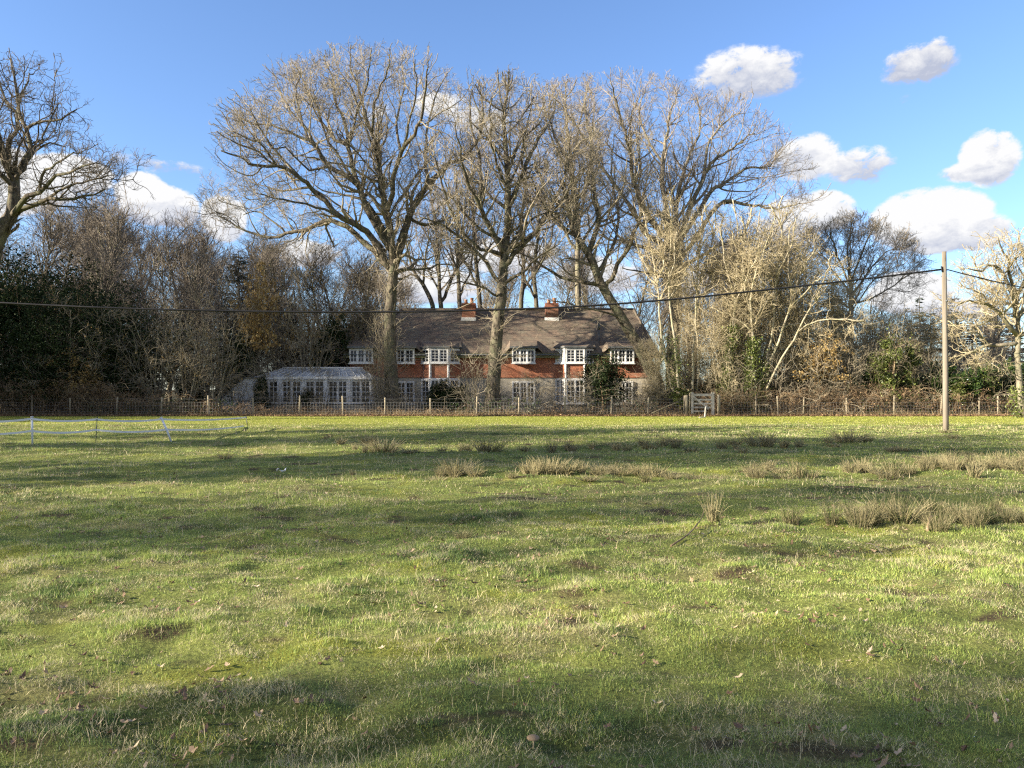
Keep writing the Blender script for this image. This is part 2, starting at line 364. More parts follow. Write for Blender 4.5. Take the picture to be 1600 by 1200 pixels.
def traced_tree(name, label, cat, d, seed, trunk, r0, rt, limbs, style, bark, twig, dens=1.0, lens=1.0, extra=4, extraL=(4, 8), depth=5.0,
                group=None, ivy=0, ivy_top=0.5, epi=0.0, jit=0.05):
    """trunk and main limbs follow the photo (pixel outlines at distance d, given their own depth), the rest is grown"""
    rg = np.random.default_rng(seed); polys = []; flat = []
    def lay(line, ra, rb, start=None):
        if start is None: y0 = d
        else:
            best = None
            for (fl, pp) in flat:
                dd = np.hypot(fl[:, 0] - line[0][0], fl[:, 1] - line[0][1]); j = int(dd.argmin())
                if best is None or dd[j] < best[0]: best = (dd[j], pp[j], fl[j])
            y0 = best[1][1]; line = [tuple(best[2])] + list(line[1:])
        n = len(line); L = sum(math.dist(line[i], line[i+1]) for i in range(n-1)) * d / F
        end = 0 if start is None else rg.choice([-1, 1]) * rg.uniform(.25, 1) * min(depth, L * .75)
        K = max(8, int(L / 0.55)); K = min(K, 26)
        ys = [y0 + end * (i / (n - 1)) ** 1.2 for i in range(n)]
        pts = np.array([P(px, py, yy) for (px, py), yy in zip(line, ys)])
        c = smooth_line(pts, K); c[1:] += rg.normal(size=(K - 1, 3)) * jit * (0.4 if start is None else 1.0)
        f2 = np.stack([c[:, 0] / c[:, 1] * F + 800, HY - (c[:, 2] - EYE) / c[:, 1] * F], 1)
        flat.append((f2, c)); polys.append((c, np.linspace(ra, rb, K)))
    lay(trunk, r0, rt)
    for (line, ra) in limbs: lay(line, ra, max(.03, ra * .16), 1)
    base = polys[0][0][0].copy(); base[2] = 0.0
    tip = polys[0][0]
    K = 14
    def res(c, r):
        t = np.linspace(0, len(c) - 1, K); return np.stack([np.interp(t, np.arange(len(c)), c[:, i]) for i in range(3)], 1), np.interp(t, np.arange(len(c)), r)
    mb = MB(); root = thing(name, tuple(base), label, cat, group)
    tr, rr = polys[0]; rr = rr.copy(); low = tr[:, 2] < 1.2; rr[low] *= 1 + 0.35 * (1.2 - tr[low, 2].clip(0, 1.2)) / 1.2
    mb.tube(tr, rr, 14)
    for c, r in polys[1:]: mb.tube(c, r, 9)
    RS = [res(c, r) for c, r in polys]
    Pt = np.array([a for a, b in RS]); Rd = np.array([b for a, b in RS])
    centre = Pt.reshape(-1, 3).mean(0); centre[2] = tr[-1, 2] * .45
    env = envelope(np.concatenate([c for c, r in polys]), centre, d)
    if extra:
        upper = Pt[:1, K // 2:]; ln = np.linalg.norm(np.diff(upper[0], axis=0), axis=1).sum()
        e, er = grow(rg, upper, Rd[:1, K // 2:], extra / ln, extraL, (35, 65), 14, .13, up=.06, out=.05, centre=centre, tmin=.05, rf=(.35, .55), rmin=.06, yb=2.5, tip=.2, capf=3, env=env)
        mb.tubes(e, er, 8); Pt = np.concatenate([Pt, e]); Rd = np.concatenate([Rd, er])
    mb.build('trunk', bark, root, base)
    # no side branches on the lowest trunk
    sub = Pt.copy(); srad = Rd.copy()
    cut = K * 4 // 10; t0 = np.linspace(cut, K - 1, K)
    sub[0] = np.stack([np.interp(t0, np.arange(K), Pt[0, :, i]) for i in range(3)], 1); srad[0] = np.interp(t0, np.arange(K), Rd[0])
    cb, ends = crown(rg, sub, srad, style, centre, dens, lens, env)
    if epi:   # bristly shoots on the trunk and thick limbs
        e, er = grow(rg, Pt[:1], Rd[:1], epi, (0.6, 2.6), (40, 85), 8, .22, up=.07, tmin=.15, rf=(.05, .09), rmax=.034, rmin=.014)
        cb.tubes(e, er, 3); e2, er2 = grow(rg, e, er, 3.0, (.25, .9), (30, 75), 4, .22, up=.05, rmin=.009); cb.tubes(e2, er2, 3)
    cb.build('crown', twig, root, base)
    if ivy:
        tt = tr[tr[:, 2] < tr[0, 2] + (tr[-1, 2] - tr[0, 2]) * ivy_top]; n = len(tt)
        f = rg.random(ivy) ** 1.2 * (n - 1.01); i = f.astype(int); g = (f - i)[:, None]; C = tt[i] * (1 - g) + tt[i + 1] * g
        ra = np.interp(f, np.arange(n), rr[:n]); an = rg.random(ivy) * 2 * np.pi; rad = ra + np.abs(rg.normal(size=ivy)) * 0.22 * (0.6 + vnoise(C[:, 2] * 1.1, an, seed))
        C = C + np.stack([np.cos(an) * rad, np.sin(an) * rad, rg.normal(size=ivy) * .1], 1)
        im = MB(); leaf_quads(im, rg, C, 0.13, 0.05); im.build('ivy', MAT['ivy'], root, base)
    return root

def auto_tree(name, label, cat, h, spread, r0, seed, style, bark, twig, group=None, clear=0.3, nl=12, dens=1.0, lens=1.0, lean=0.0, stems=1, up=.08, ang=(30, 65), leafmat=None, nleaf=0, leafsize=.12, gn=.13, leafpart='leaves', leafz=None, ivy=0):
    """a grown tree or many-stemmed shrub standing at the origin"""
    rg = np.random.default_rng(seed); mb = MB(); T = []; TR = []
    for s in range(stems):
        a = rg.random() * 6.28 if stems > 1 else 0.0; o = np.array([math.cos(a), math.sin(a), 0]) * (0.12 * math.sqrt(stems) * rg.random())
        d = np.array([math.cos(a) * (spread / h * rg.uniform(.2, 1.0) if stems > 1 else 0) + lean, math.sin(a) * (spread / h * rg.uniform(.2, 1) if stems > 1 else 0), 1.0]); d /= np.linalg.norm(d)
        hh = h * (rg.uniform(.7, 1.05) if stems > 1 else 1.0); K = 14; p = [o + np.array([0, 0, -0.1])]
        for j in range(K - 1):
            d = d + rg.normal(size=3) * .05 + np.array([0, 0, .02]); d /= np.linalg.norm(d); p.append(p[-1] + d * hh / (K - 1))
        T.append(np.array(p)); TR.append(np.linspace(r0 * rg.uniform(.6, 1) if stems > 1 else r0, r0 * .16, K))
    T = np.array(T); TR = np.array(TR); mb.tubes(T, TR, 9 if stems == 1 else 6)
    centre = np.array([0, 0, h * .4])
    if stems == 1:
        ln = h * (1 - clear); e, er = grow(rg, T, TR, nl / ln, (spread * .6, spread * 1.15), ang, 13, gn, up=up, out=.03, centre=centre, tmin=clear, rf=(.4, .65), rmin=.05, tip=.18, capf=2)
        mb.tubes(e, er, 7); Pt = np.concatenate([e, T[:, 13 // 2:][:, np.round(np.linspace(0, 13 - 13 // 2, 13)).astype(int)]]) if False else e
        top = np.stack([np.interp(np.linspace(7, 13, 13), np.arange(14), T[0, :, i]) for i in range(3)], 1)[None]; topr = np.interp(np.linspace(7, 13, 13), np.arange(14), TR[0])[None]
        Pt = np.concatenate([e, top]); Rd = np.concatenate([er, topr])
    else: Pt, Rd = T, TR
    root = thing(name, (0, 0, 0), label, cat, group)
    mb.build('trunk' if stems == 1 else 'stems', bark, root)
    cb, ends = crown(rg, Pt, Rd, style, centre, dens, lens)
    cb.build('crown', twig, root)
    if nleaf:
        E = ends[-1].reshape(-1, 3)
        if leafz: E = E[(E[:, 2] > leafz[0] * h) & (E[:, 2] < leafz[1] * h)]
        w = fbm(E[:, 0] + E[:, 1] * .7, E[:, 2], 0.9, 2, seed); E = E[w > np.quantile(w, .35)]
        C = E[rg.integers(0, len(E), nleaf)]; lm = MB(); leaf_quads(lm, rg, C, leafsize, .09); lm.build(leafpart, leafmat, root)
    return root

def leafy_bush(name, label, cat, w, h, seed, leafmat, n=9000, size=.13, group=None, dep=None, part='leaves', lobes=9, stem=MAT['bramble']):
    """evergreen bush or hedge plant: stems, then leaves hung in uneven clumps round many small lobes"""
    rg = np.random.default_rng(seed); dep = dep or w * .7; root = thing(name, (0, 0, 0), label, cat, group)
    L = []
    for i in range(lobes):
        a = rg.random() * 6.28; q = math.sqrt(rg.random()) * .75; z = h * rg.uniform(.18, .86)
        k = math.sqrt(max(0.1, 1 - (z / h - .35) ** 2 * 1.3)); L.append((w / 2 * q * k * math.cos(a), dep / 2 * q * k * math.sin(a), z, rg.uniform(.22, .38) * min(w, h)))
    L = np.array(L); mb = MB(); T = []
    for l in L:
        T.append(smooth_line([(l[0] * .1, l[1] * .1, -.05), (l[0] * .4, l[1] * .4, l[2] * .5), (l[0], l[1], l[2]), (l[0] * 1.3, l[1] * 1.3, l[2] + l[3] * .9)], 9))
    T = np.array(T); mb.tubes(T, np.broadcast_to(np.linspace(.05, .012, 9), (len(T), 9)), 5)
    b, br = grow(rg, T, np.broadcast_to(np.linspace(.03, .012, 9), (len(T), 9)).copy(), 5, (.5, max(.8, h * .28)), (30, 75), 6, .2, up=.03); mb.tubes(b, br, 3)
    mb.build('stems', stem, root)
    j = rg.integers(0, len(L), n * 2); u = norm(rg.normal(size=(n * 2, 3))); rad = rg.random(n * 2) ** .35
    C = L[j, :3] + u * (L[j, 3] * rad)[:, None] * np.array([1, 1, .9])
    clump = fbm(C[:, 0] + C[:, 1] * .6 + 50, C[:, 2] + C[:, 1] * .5 + 50, 1.3, 3, seed, .6); C = C[(clump > .44) & (C[:, 2] > .03)][:n]
    # tips of the twigs carry leaves as well, which breaks the outline
    E = b[:, -2:].reshape(-1, 3); C = np.concatenate([C, E[rg.integers(0, len(E), n // 5)] + rg.normal(size=(n // 5, 3)) * .08])
    lm = MB(); leaf_quads(lm, rg, C, size, .03); lm.build(part, leafmat, root)
    return root

def conifer(name, label, h, w, seed, n=5200, group=None):
    rg = np.random.default_rng(seed); root = thing(name, (0, 0, 0), label, 'conifer', group); mb = MB()
    mb.tube([(0, 0, -.1), (0.05, 0, h * .5), (0, 0, h)], [w * .05, w * .03, .02], 7)
    nb = 150; z = h * (0.06 + .92 * rg.random(nb) ** 1.15); a = rg.random(nb) * 6.28; L = w / 2 * (1 - z / h) ** .8 * rg.uniform(.7, 1.15, nb) + .15
    D = np.stack([np.cos(a), np.sin(a), -.18 + .5 * (z / h)], 1); t = np.linspace(0, 1, 7)
    B = np.stack([np.zeros(nb), np.zeros(nb), z], 1)[:, None] + D[:, None] * (L[:, None] * t)[:, :, None]; B[:, :, 2] -= (t ** 2 * .12)[None] * L[:, None]
    mb.tubes(B, np.broadcast_to(np.linspace(.045, .012, 7), (nb, 7)), 3); mb.build('trunk', MAT['oak_bark'], root)
    pr = L / L.sum(); j = rg.choice(nb, n, p=pr); f = rg.random(n) ** .8 * 5.99; i = f.astype(int); g = (f - i)[:, None]; C = B[j, i] * (1 - g) + B[j, i + 1] * g
    side = norm(np.cross(D[j], [0, 0, 1.0])) * rg.choice([-1, 1], n)[:, None]; d = norm(D[j] * .6 + side * rg.uniform(.2, 1.1, n)[:, None] + rg.normal(size=(n, 3)) * .25 + np.array([0, 0, -.25]))
    s = (.22 + .3 * rg.random(n))[:, None] * min(1, w / 3); wv = norm(np.cross(d, rg.normal(size=(n, 3)))) * .055
    V = np.stack([C - wv * .6, C + wv * .6, C + d * s * .6 + wv, C + d * s], 1); lm = MB(); lm.add(V.reshape(-1, 3), np.arange(n * 4).reshape(n, 4)); lm.build('needles', MAT['needles'], root)
    return root
# ------------------------------------------------------------------ the field
def gh(x, y):
    """height of the field: soft swells, then hummocks and hoof-pocked bumps"""
    d = np.hypot(x, y); near = np.exp(-(d / 22.0) ** 2)
    h = (fbm(x, y, 0.11, 2, 3) - .5) * .16 + (fbm(x * .75, y, 0.62, 3, 11) - .5) * .17 + (fbm(x * .8, y, 1.7, 3, 23, .6) - .5) * (.085 + .05 * near)
    h = h + (fbm(x * .8, y, 4.6, 2, 37) - .5) * .055 * np.exp(-(d / 14.0) ** 2)
    far = 1 - 1 / (1 + np.exp(-(y - 44.5) / 1.0)) * .7
    lawn = 1 / (1 + np.exp(-(y - 35.2) / .5)) * .8          # the strip by the fence is smooth
    return h * far * (1 - lawn) - .02

# zones with their own colour of growth
def zones(x, y):
    straw = fbm(x * .55, y, 1.15, 4, 41, .72); moss = fbm(x * .7, y, 1.4, 3, 57, .65); mud = fbm(x * .7, y, 2.9, 3, 71, .6); dark = fbm(x * .45, y, .8, 4, 83, .68)
    return straw, moss, mud, dark

def build_ground():
    def axis(lim, inner, fine, gro):
        a = [0.0]; s = fine
        while a[-1] < lim:
            a.append(a[-1] + s)
            if a[-1] > inner: s *= gro
        return np.array(a)
    xp = axis(900, 9, .07, 1.022); xs = np.concatenate([-xp[:0:-1], xp])
    yp = axis(1500, 14, .07, 1.018); yn = axis(400, 1, .3, 1.15); ys = np.concatenate([-yn[:0:-1], yp])
    Xg, Yg = np.meshgrid(xs, ys); Zg = gh(Xg, Yg); far = np.hypot(Xg, Yg) > 75; Zg[far] = -.02
    V = np.stack([Xg, Yg, Zg], -1).reshape(-1, 3); ny, nx = Xg.shape; i = np.arange(ny * nx).reshape(ny, nx)
    q = np.stack([i[:-1, :-1], i[:-1, 1:], i[1:, 1:], i[1:, :-1]], -1).reshape(-1, 4)
    st, mo, mu, dk = zones(Xg.reshape(-1), Yg.reshape(-1)); yy = Yg.reshape(-1)
    c = np.tile(np.array([.17, .20, .065]), (len(V), 1))
    def blend(c, m, col): m = m.clip(0, 1)[:, None]; return c * (1 - m) + np.array(col) * m
    c = blend(c, (st - .54) * 5, (.22, .215, .10)); c = blend(c, (mo - .60) * 6, (.20, .22, .05)); c = blend(c, (dk - .56) * 6, (.07, .09, .03))
    c = blend(c, (mu - .68) * 9, (.085, .068, .045)); lawn = 1 / (1 + np.exp(-(yy - 35.2) / .5)); c = blend(c, lawn * .85, (.24, .28, .055))
    c = blend(c, 1 / (1 + np.exp(-(yy - 45.7 - 1.2 * fbm(Xg.reshape(-1), yy * .3, .5, 3, 7)) / .2)), (.12, .08, .045)); c = blend(c, 1 / (1 + np.exp(-(yy - 52) / .6)), (.05, .045, .025))
    m, nt, b = new_mat('pasture'); at = nt.nodes.new('ShaderNodeAttribute'); at.attribute_name = 'col'
    f = tex_noise(nt, 34.0, 6, .7); g = tex_noise(nt, 5.0, 5, .65)
    k = ramp_of(nt, f, [(0.3, (.45, .45, .45)), (0.7, (1.7, 1.65, 1.4))]); k2 = ramp_of(nt, g, [(0.3, (.7, .72, .7)), (0.7, (1.3, 1.25, 1.2))])
    nt.links.new(mixc(nt, 1.0, mixc(nt, 1.0, at.outputs['Color'], k, 'MULTIPLY'), k2, 'MULTIPLY'), b.inputs['Base Color']); b.inputs['Roughness'].default_value = 1.0; b.inputs['Specular IOR Level'].default_value = .1
    bump(nt, b, f, 1.0, .03)
    mb = MB(); mb.add(V, q, c, smooth=True); o = mb.build('field_ground', m); tag(o, kind='structure')

def blade_mat():
    m, nt, b = new_mat('grass_blades'); at = nt.nodes.new('ShaderNodeAttribute'); at.attribute_name = 'col'
    nt.links.new(at.outputs['Color'], b.inputs['Base Color']); b.inputs['Roughness'].default_value = .55; b.inputs['Specular IOR Level'].default_value = .25
    t = nt.nodes.new('ShaderNodeBsdfTranslucent'); nt.links.new(at.outputs['Color'], t.inputs[0])
    mx = nt.nodes.new('ShaderNodeMixShader'); mx.inputs[0].default_value = .3
    nt.links.new(b.outputs[0], mx.inputs[1]); nt.links.new(t.outputs[0], mx.inputs[2]); nt.links.new(mx.outputs[0], nt.nodes['Material Output'].inputs[0])
    return m
MAT['blade'] = blade_mat()

def blades(mb, rg, x, y, h, w, lean, col, seg=2):
    n = len(x); z = gh(x, y) - .004; a = rg.random(n) * 6.283; ld = rg.random(n) * 6.283
    px, py = np.cos(a) * w / 2, np.sin(a) * w / 2; lx, ly = np.cos(ld) * lean * h, np.sin(ld) * lean * h
    hz = h * np.sqrt(np.maximum(.06, 1 - np.minimum(lean, .95) ** 2))
    if seg == 2:
        V = np.stack([np.stack([x - px, y - py, z], 1), np.stack([x + px, y + py, z], 1),
                      np.stack([x + px * .75 + lx * .35, y + py * .75 + ly * .35, z + hz * .6], 1), np.stack([x - px * .75 + lx * .35, y - py * .75 + ly * .35, z + hz * .6], 1),
                      np.stack([x + lx, y + ly, z + hz], 1)], 1)
        i = np.arange(n)[:, None] * 5
        mb.add(V.reshape(-1, 3), np.concatenate([i, i + 1, i + 2, i + 3], 1), np.repeat(col, 5, 0))
        mb.L.append((np.concatenate([i + 3, i + 2, i + 4], 1) + mb.n - n * 5).reshape(-1).astype(np.int32)); mb.C.append(np.full(n, 3, np.int32)); mb.S.append(np.full(n, False))
    else:
        V = np.stack([np.stack([x - px, y - py, z], 1), np.stack([x + px, y + py, z], 1), np.stack([x + lx, y + ly, z + hz], 1)], 1)
        mb.add(V.reshape(-1, 3), np.arange(n * 3).reshape(n, 3), np.repeat(col, 3, 0))

def field_points(rg, n, d0, d1, p):
    """points spread over the wedge of field that can be seen, thinner with distance"""
    u = rg.random(n); q = 2 - p
    d = (d0 ** q + u * (d1 ** q - d0 ** q)) ** (1 / q)
    return rg.uniform(-.80, .80, n) * (d + 1.0), d

def build_grass():
    rg = np.random.default_rng(5)
    G = np.array
    for part, (n, d0, d1, p, seg) in enumerate([(800000, 2.6, 11, 1.5, 1), (520000, 11, 46.6, 1.35, 1)]):
        x, y = field_points(rg, n, d0, d1, p); st, mo, mu, dk = zones(x, y)
        keep = (mu < .67 + .10 * rg.random(n)) | (rg.random(n) < .3); clump = fbm(x, y, 5.0, 2, 99)
        keep &= rg.random(n) < (.35 + 1.6 * (clump - .25)).clip(.2, 1)
        x, y, st, mo, mu, dk, clump = (v[keep] for v in (x, y, st, mo, mu, dk, clump)); n = len(x)
        lawn = y > 34.8 + 1.0 * fbm(x, y * .5, .3, 3, 19)
        fleck = fbm(x, y, 5.5, 3, 171, .7); ps = ((fleck - .5) * 3.2 + (st - .5) * 1.6 + .24).clip(.04, .7); ps = np.where(lawn, np.where(y < 38, .45, .15), ps)
        is_st = rg.random(n) < ps; is_mo = (rg.random(n) < ((mo - .54) * 6).clip(0, .5)) & ~is_st
        col = G([.25, .35, .09]) * rg.uniform(.6, 1.5, n)[:, None]
        yg = rg.random(n) < .45; col[yg] = G([.47, .53, .15]) * rg.uniform(.7, 1.3, yg.sum())[:, None]
        dm = rg.random(n) < ((dk - .5) * 5).clip(0, .8); col[dm] = G([.16, .24, .08]) * rg.uniform(.7, 1.3, dm.sum())[:, None]
        col[is_mo] = G([.54, .53, .12]) * rg.uniform(.7, 1.25, is_mo.sum())[:, None]
        col[is_st] = G([.74, .66, .41]) * rg.uniform(.45, 1.2, is_st.sum())[:, None]
        lw = lawn & ~is_st; col[lw] = G([.40, .43, .09]) * rg.uniform(.8, 1.25, lw.sum())[:, None]
        sc = (y / 4.5).clip(1, 12)
        tuss = ((fbm(x * .8, y, 1.7, 3, 23, .6) - .52) * 8).clip(0, 1) * ((fbm(x, y, .5, 2, 61) - .42) * 6).clip(0, 1)
        h = rg.uniform(.010, .026, n) * (.6 + 1.0 * clump) * sc ** .16 * (1 + 1.1 * tuss); tall = rg.random(n) < .02 + .05 * (st > .52); h[tall] *= rg.uniform(1.6, 3.4, tall.sum())
        h[is_mo] *= .6; h[is_st & ~tall] *= 1.15; h = np.where(lawn, rg.uniform(.01, .05, n), h)
        w = rg.uniform(.0022, .0040, n) * sc ** .95; w[tall] *= .6
        lean = rg.uniform(.1, .85, n); lean[is_st] = rg.uniform(.45, .97, is_st.sum())
        if part == 0: mb = MB()
        blades(mb, rg, x, y, h, w, lean, col, seg)
    # long bleached stems standing or lying over the turf
    n = 60000; x, y = field_points(rg, n, 2.8, 34, 1.25); k = rg.random(n) < ((fbm(x, y, 1.1, 3, 203, .6) - .44) * 6).clip(.05, 1) * ((fbm(x, y, .25, 2, 207) - .3) * 3).clip(.25, 1); x, y = x[k], y[k]; n = len(x); sc = (y / 4.5).clip(1, 8)
    blades(mb, rg, x, y, rg.uniform(.035, .12, n) * sc ** .1, rg.uniform(.0018, .0034, n) * sc ** .8, rg.uniform(.2, .97, n), G([.74, .64, .40]) * rg.uniform(.55, 1.15, n)[:, None], 2)
    # darker soft tussocks of longer grass
    m = 900; tx, ty = field_points(rg, m, 3.0, 33, .9); q = 55; x = np.repeat(tx, q); y = np.repeat(ty, q); n = len(x); sc = (y / 4.5).clip(1, 8); rr = np.repeat(rg.uniform(.05, .16, m), q) * np.sqrt(rg.random(n)); an = rg.random(n) * 6.28; x = x + rr * np.cos(an) * 1.3; y = y + rr * np.sin(an)
    blades(mb, rg, x, y, np.repeat(rg.uniform(.03, .07, m), q) * rg.uniform(.6, 1.2, n), rg.uniform(.0025, .004, n) * sc ** .8, rg.uniform(.15, .8, n), np.repeat(np.where(rg.random((m, 1)) < .4, G([[.36, .44, .13]]), G([[.15, .23, .07]])), q, 0) * rg.uniform(.7, 1.3, n)[:, None], 1)
    tag(mb.build('grass', MAT['blade']), 'short green and straw pasture grass covering the field', 'grass', kind='stuff')
    # dead oak leaves lying in the grass
    rg = np.random.default_rng(8); n = 15000; x, y = field_points(rg, n, 2.8, 26, 1.2)
    keep = rg.random(n) < ((fbm(x, y, 1.6, 3, 140, .65) - .47) * 6).clip(.05, 1); x, y = x[keep], y[keep]; n = len(x); z = gh(x, y) + rg.uniform(.004, .02, n)
    a = rg.random(n) * 6.28; L = rg.uniform(.015, .032, n); W = L * rg.uniform(.35, .6, n); u = np.stack([np.cos(a), np.sin(a), rg.normal(size=n) * .35], 1); v = np.stack([-np.sin(a), np.cos(a), rg.normal(size=n) * .35], 1)
    c0 = np.stack([x, y, z], 1); out = []
    for s, t, lift in ((-1, 0, .25), (-.45, .8, .1), (-.1, .45, 0), (.35, 1, .12), (.6, .5, .05), (1, 0, .35), (.6, -.55, .05), (.3, -1, .15), (-.1, -.45, 0), (-.5, -.75, .1)):
        out.append(c0 + u * (L * s)[:, None] + v * (W * t)[:, None] + np.array([0, 0, 1]) * (L * lift * rg.uniform(.2, 2.6, n))[:, None])
    mb = MB(); mb.add(np.stack(out, 1).reshape(-1, 3), np.arange(n * 10).reshape(n, 10))
    tag(mb.build('fallen_leaves', m_leaf('dead_leaf', [(0.0, (.09, .05, .03)), (.45, (.22, .14, .085)), (.8, (.40, .29, .18)), (1.0, (.60, .48, .34))], .6, .15)), 'dead brown oak leaves scattered through the grass', 'fallen leaves', kind='stuff')

# ------------------------------------------------------------------ rushes
def rush_proto(seed, n, h, w, green=.3, splay=.5, fat=1.0):
    rg = np.random.default_rng(seed); a = rg.random(n) * 6.283; r = np.sqrt(rg.random(n)) * w / 2; L = h * rg.uniform(.45, 1.05, n); K = 5
    t = np.linspace(0, 1, K); d = np.stack([np.cos(a), np.sin(a)], 1); sp = rg.normal(size=n) * .12 + splay * (r / (w / 2)) * .75; b = rg.uniform(0, .45, n)
    kink = rg.random(n) < .15; b[kink] = rg.uniform(.8, 1.6, kink.sum()); side = rg.normal(size=(n, 2)) * .12
    px = (d * r[:, None])[:, None] + ((d * sp[:, None] + side) * L[:, None])[:, None] * (t[None] + b[:, None] * t[None] ** 2 * .5)[:, :, None]
    pz = L[:, None] * (t[None] - (b[:, None] * .35 + .05) * t[None] ** 2.2); Pt = np.concatenate([px, pz[:, :, None]], 2)
    mb = MB(); mb.tubes(Pt, np.broadcast_to(np.linspace(.0078, .0036, K) * fat, (n, K)), 3)
    col = np.array([.53, .47, .27]) * rg.uniform(.3, 1.2, n)[:, None]; g = rg.random(n) < green; col[g] = np.array([.12, .14, .055]) * rg.uniform(.6, 1.4, g.sum())[:, None]
    mb.K = [np.repeat(col, K * 3, 0).astype(np.float32)]
    return mb

def build_rushes():
    kinds = [rush_proto(1, 130, 1.0, .42, .15, .35), rush_proto(2, 200, 1.0, .8, .35, .6), rush_proto(3, 170, 1.0, .65, .7, .45), rush_proto(4, 260, 1.0, 1.1, .25, .8), rush_proto(5, 150, 1.0, .5, .5, .7)]
    kinds += [rush_proto(11, 110, 1.0, .42, .05, .35, 1.4), rush_proto(12, 150, 1.0, .8, .1, .6, 1.4), rush_proto(13, 130, 1.0, .65, .3, .45, 1.4), rush_proto(14, 190, 1.0, 1.1, .1, .8, 1.4), rush_proto(15, 120, 1.0, .5, .15, .7, 1.4)]
    meshes = []
    for k in kinds:
        o = k.build('rush_tuft', MAT['blade']); meshes.append(o.data); bpy.data.objects.remove(o)
    rg = np.random.default_rng(31)
    def put(px, py, hp, wp, k, label, group, name='rush_tuft'):
        d = ground_d(py); hgt = hp * d / F; wid = wp * d / F; o = bpy.data.objects.new(name, meshes[k + (5 if py < 770 else 0)]); COL.objects.link(o)
        x = X(px, d); o.location = (x, d, float(gh(np.array([x]), np.array([d]))[0]) - .01); o.rotation_euler = (0, 0, rg.random() * 6.28)
        bw = (.75, 1.4, 1.1, 1.9, 1.0)[k]; s = wid / bw; o.scale = (s, s, hgt)
        tag(o, label, 'rush tuft', group); o['sx'] = px
    U = [(1115,812,56,30,0,'tall straw coloured rush tuft standing alone in mid field, tallest of all'),
         (1235,812,38,38,1,'low splayed rush tuft right of the tall straw coloured tuft'),
         (1246,742,34,28,2,'dark upright rush tuft, darkest in the middle row'),
         (1300,815,40,34,4,'thin rush tuft between the splayed tuft and the right hand rush bed'),
         (765,702,24,64,3,'wide pale rush tuft in line with the oak in front of the house'),
         (600,704,24,66,3,'wide dark and pale rush tuft below the large spreading oak'),
         (1190,698,28,62,3,'wide straw coloured rush tuft in the bright grass below the ivy stems'),
         (1325,692,22,62,3,'wide rush tuft near the bright strip left of the wooden pole'),
         (715,739,30,62,3,'wide grey rush tuft at the left end of the middle row'),
         (858,741,32,60,3,'wide dark rush tuft at the centre of the middle row'),
         (725,832,20,36,1,'small bleached rush tuft alone nearer the camera'),
         (1395,742,32,34,2,'dark rush tuft in the middle row just left of the pole'),
         (390,752,12,26,4,'small brown rush tuft by itself in the left half of the field'),
         (352,712,14,24,4,'small dry rush tuft beyond the electric fence corner'),
         (551,740,12,10,0,'tiny single pale rush tuft left of the middle row'),
         (1477,675,8,24,2,'dark grass tuft round the foot of the wooden pole'),
         (1490,684,10,20,1,'small dry rush tuft at the foot of the wooden pole')]
    for u in U: put(u[0], u[1], u[2], u[3], u[4], u[5], 'rush tufts in the field')
    far = [(555,702,14,12,0),(570,706,18,12,0),(640,706,12,30,4),(862,702,24,18,0),(888,700,20,12,0),(925,698,14,12,0),(962,698,14,18,4),(980,700,14,20,1),(1035,697,20,24,1),(1056,699,20,24,1),(1150,700,14,12,0),(1225,700,22,20,0),(1160,706,14,16,4),(1295,693,14,16,4),(1355,692,16,20,1),(1010,698,10,18,4),(820,700,12,20,4),(690,704,10,20,4)]
    for (a, b, h, w, k) in far: put(a, b, h, w, k, 'numbered', 'rush tufts in the far row')
    mid = [(690,740,22,26,1),(742,742,20,30,4),(822,740,26,22,0),(838,743,28,30,1),(885,742,26,34,4),(908,741,24,22,1),(932,742,20,28,2),(962,738,18,26,4),(990,737,14,22,4),(1050,747,14,34,3),(1085,745,14,40,3),(1120,744,12,34,3),(1200,733,20,22,0),(1268,742,18,26,4),(1330,738,26,30,1),(1350,736,30,26,0),(1368,740,20,30,4),(1420,740,22,30,1),(1180,742,10,34,3)]
    for (a, b, h, w, k) in mid: put(a, b, h, w, k, 'numbered', 'rush tufts in the middle row')
    for i in range(22): put(rg.uniform(520, 1420), 698 + rg.normal() * 5, rg.uniform(8, 19), rg.uniform(14, 34), int(rg.integers(0, 5)), 'numbered', 'rush tufts in the far row')
    for i in range(22): put(rg.uniform(660, 1430), 740 + rg.normal() * 5, rg.uniform(9, 24), rg.uniform(16, 44), int(rg.integers(0, 5)), 'numbered', 'rush tufts in the middle row')
    for i in range(26):
        put(1440 + i * 7.4 + rg.normal() * 3, 735 + rg.normal() * 4 - i * .15, rg.uniform(18, 32), rg.uniform(18, 34), int(rg.integers(0, 5)), 'numbered', 'rush tufts in the far right bed')
    for i in range(26):
        put(1336 + i * 11.5 + rg.normal() * 7, 812 + rg.normal() * 6 - i * .1, rg.uniform(18, 46), rg.uniform(22, 58), int(rg.integers(0, 5)), 'numbered', 'rush tufts in the near right bed')

ORD = 'first second third fourth fifth sixth seventh eighth ninth tenth eleventh twelfth thirteenth fourteenth fifteenth sixteenth seventeenth eighteenth nineteenth twentieth'.split()
def ordinal(i, n):
    """place in a row, counted from whichever end is nearer"""
    def w(k):
        if k < 20: return ORD[k]
        t, u = divmod(k + 1, 10); tens = {2: 'twenty', 3: 'thirty'}[t]; return tens + '-' + ORD[u - 1] if u else {2: 'twentieth', 3: 'thirtieth'}[t]
    return ('%s from the left' % w(i)) if i <= n // 2 else ('%s from the right' % w(n - 1 - i))
def number_row(group, stem):
    r = sorted([o for o in COL.objects if o.get('group') == group and o.get('label') == 'numbered'], key=lambda o: o['sx'])
    for i, o in enumerate(r): o['label'] = stem + ', ' + ordinal(i, len(r))
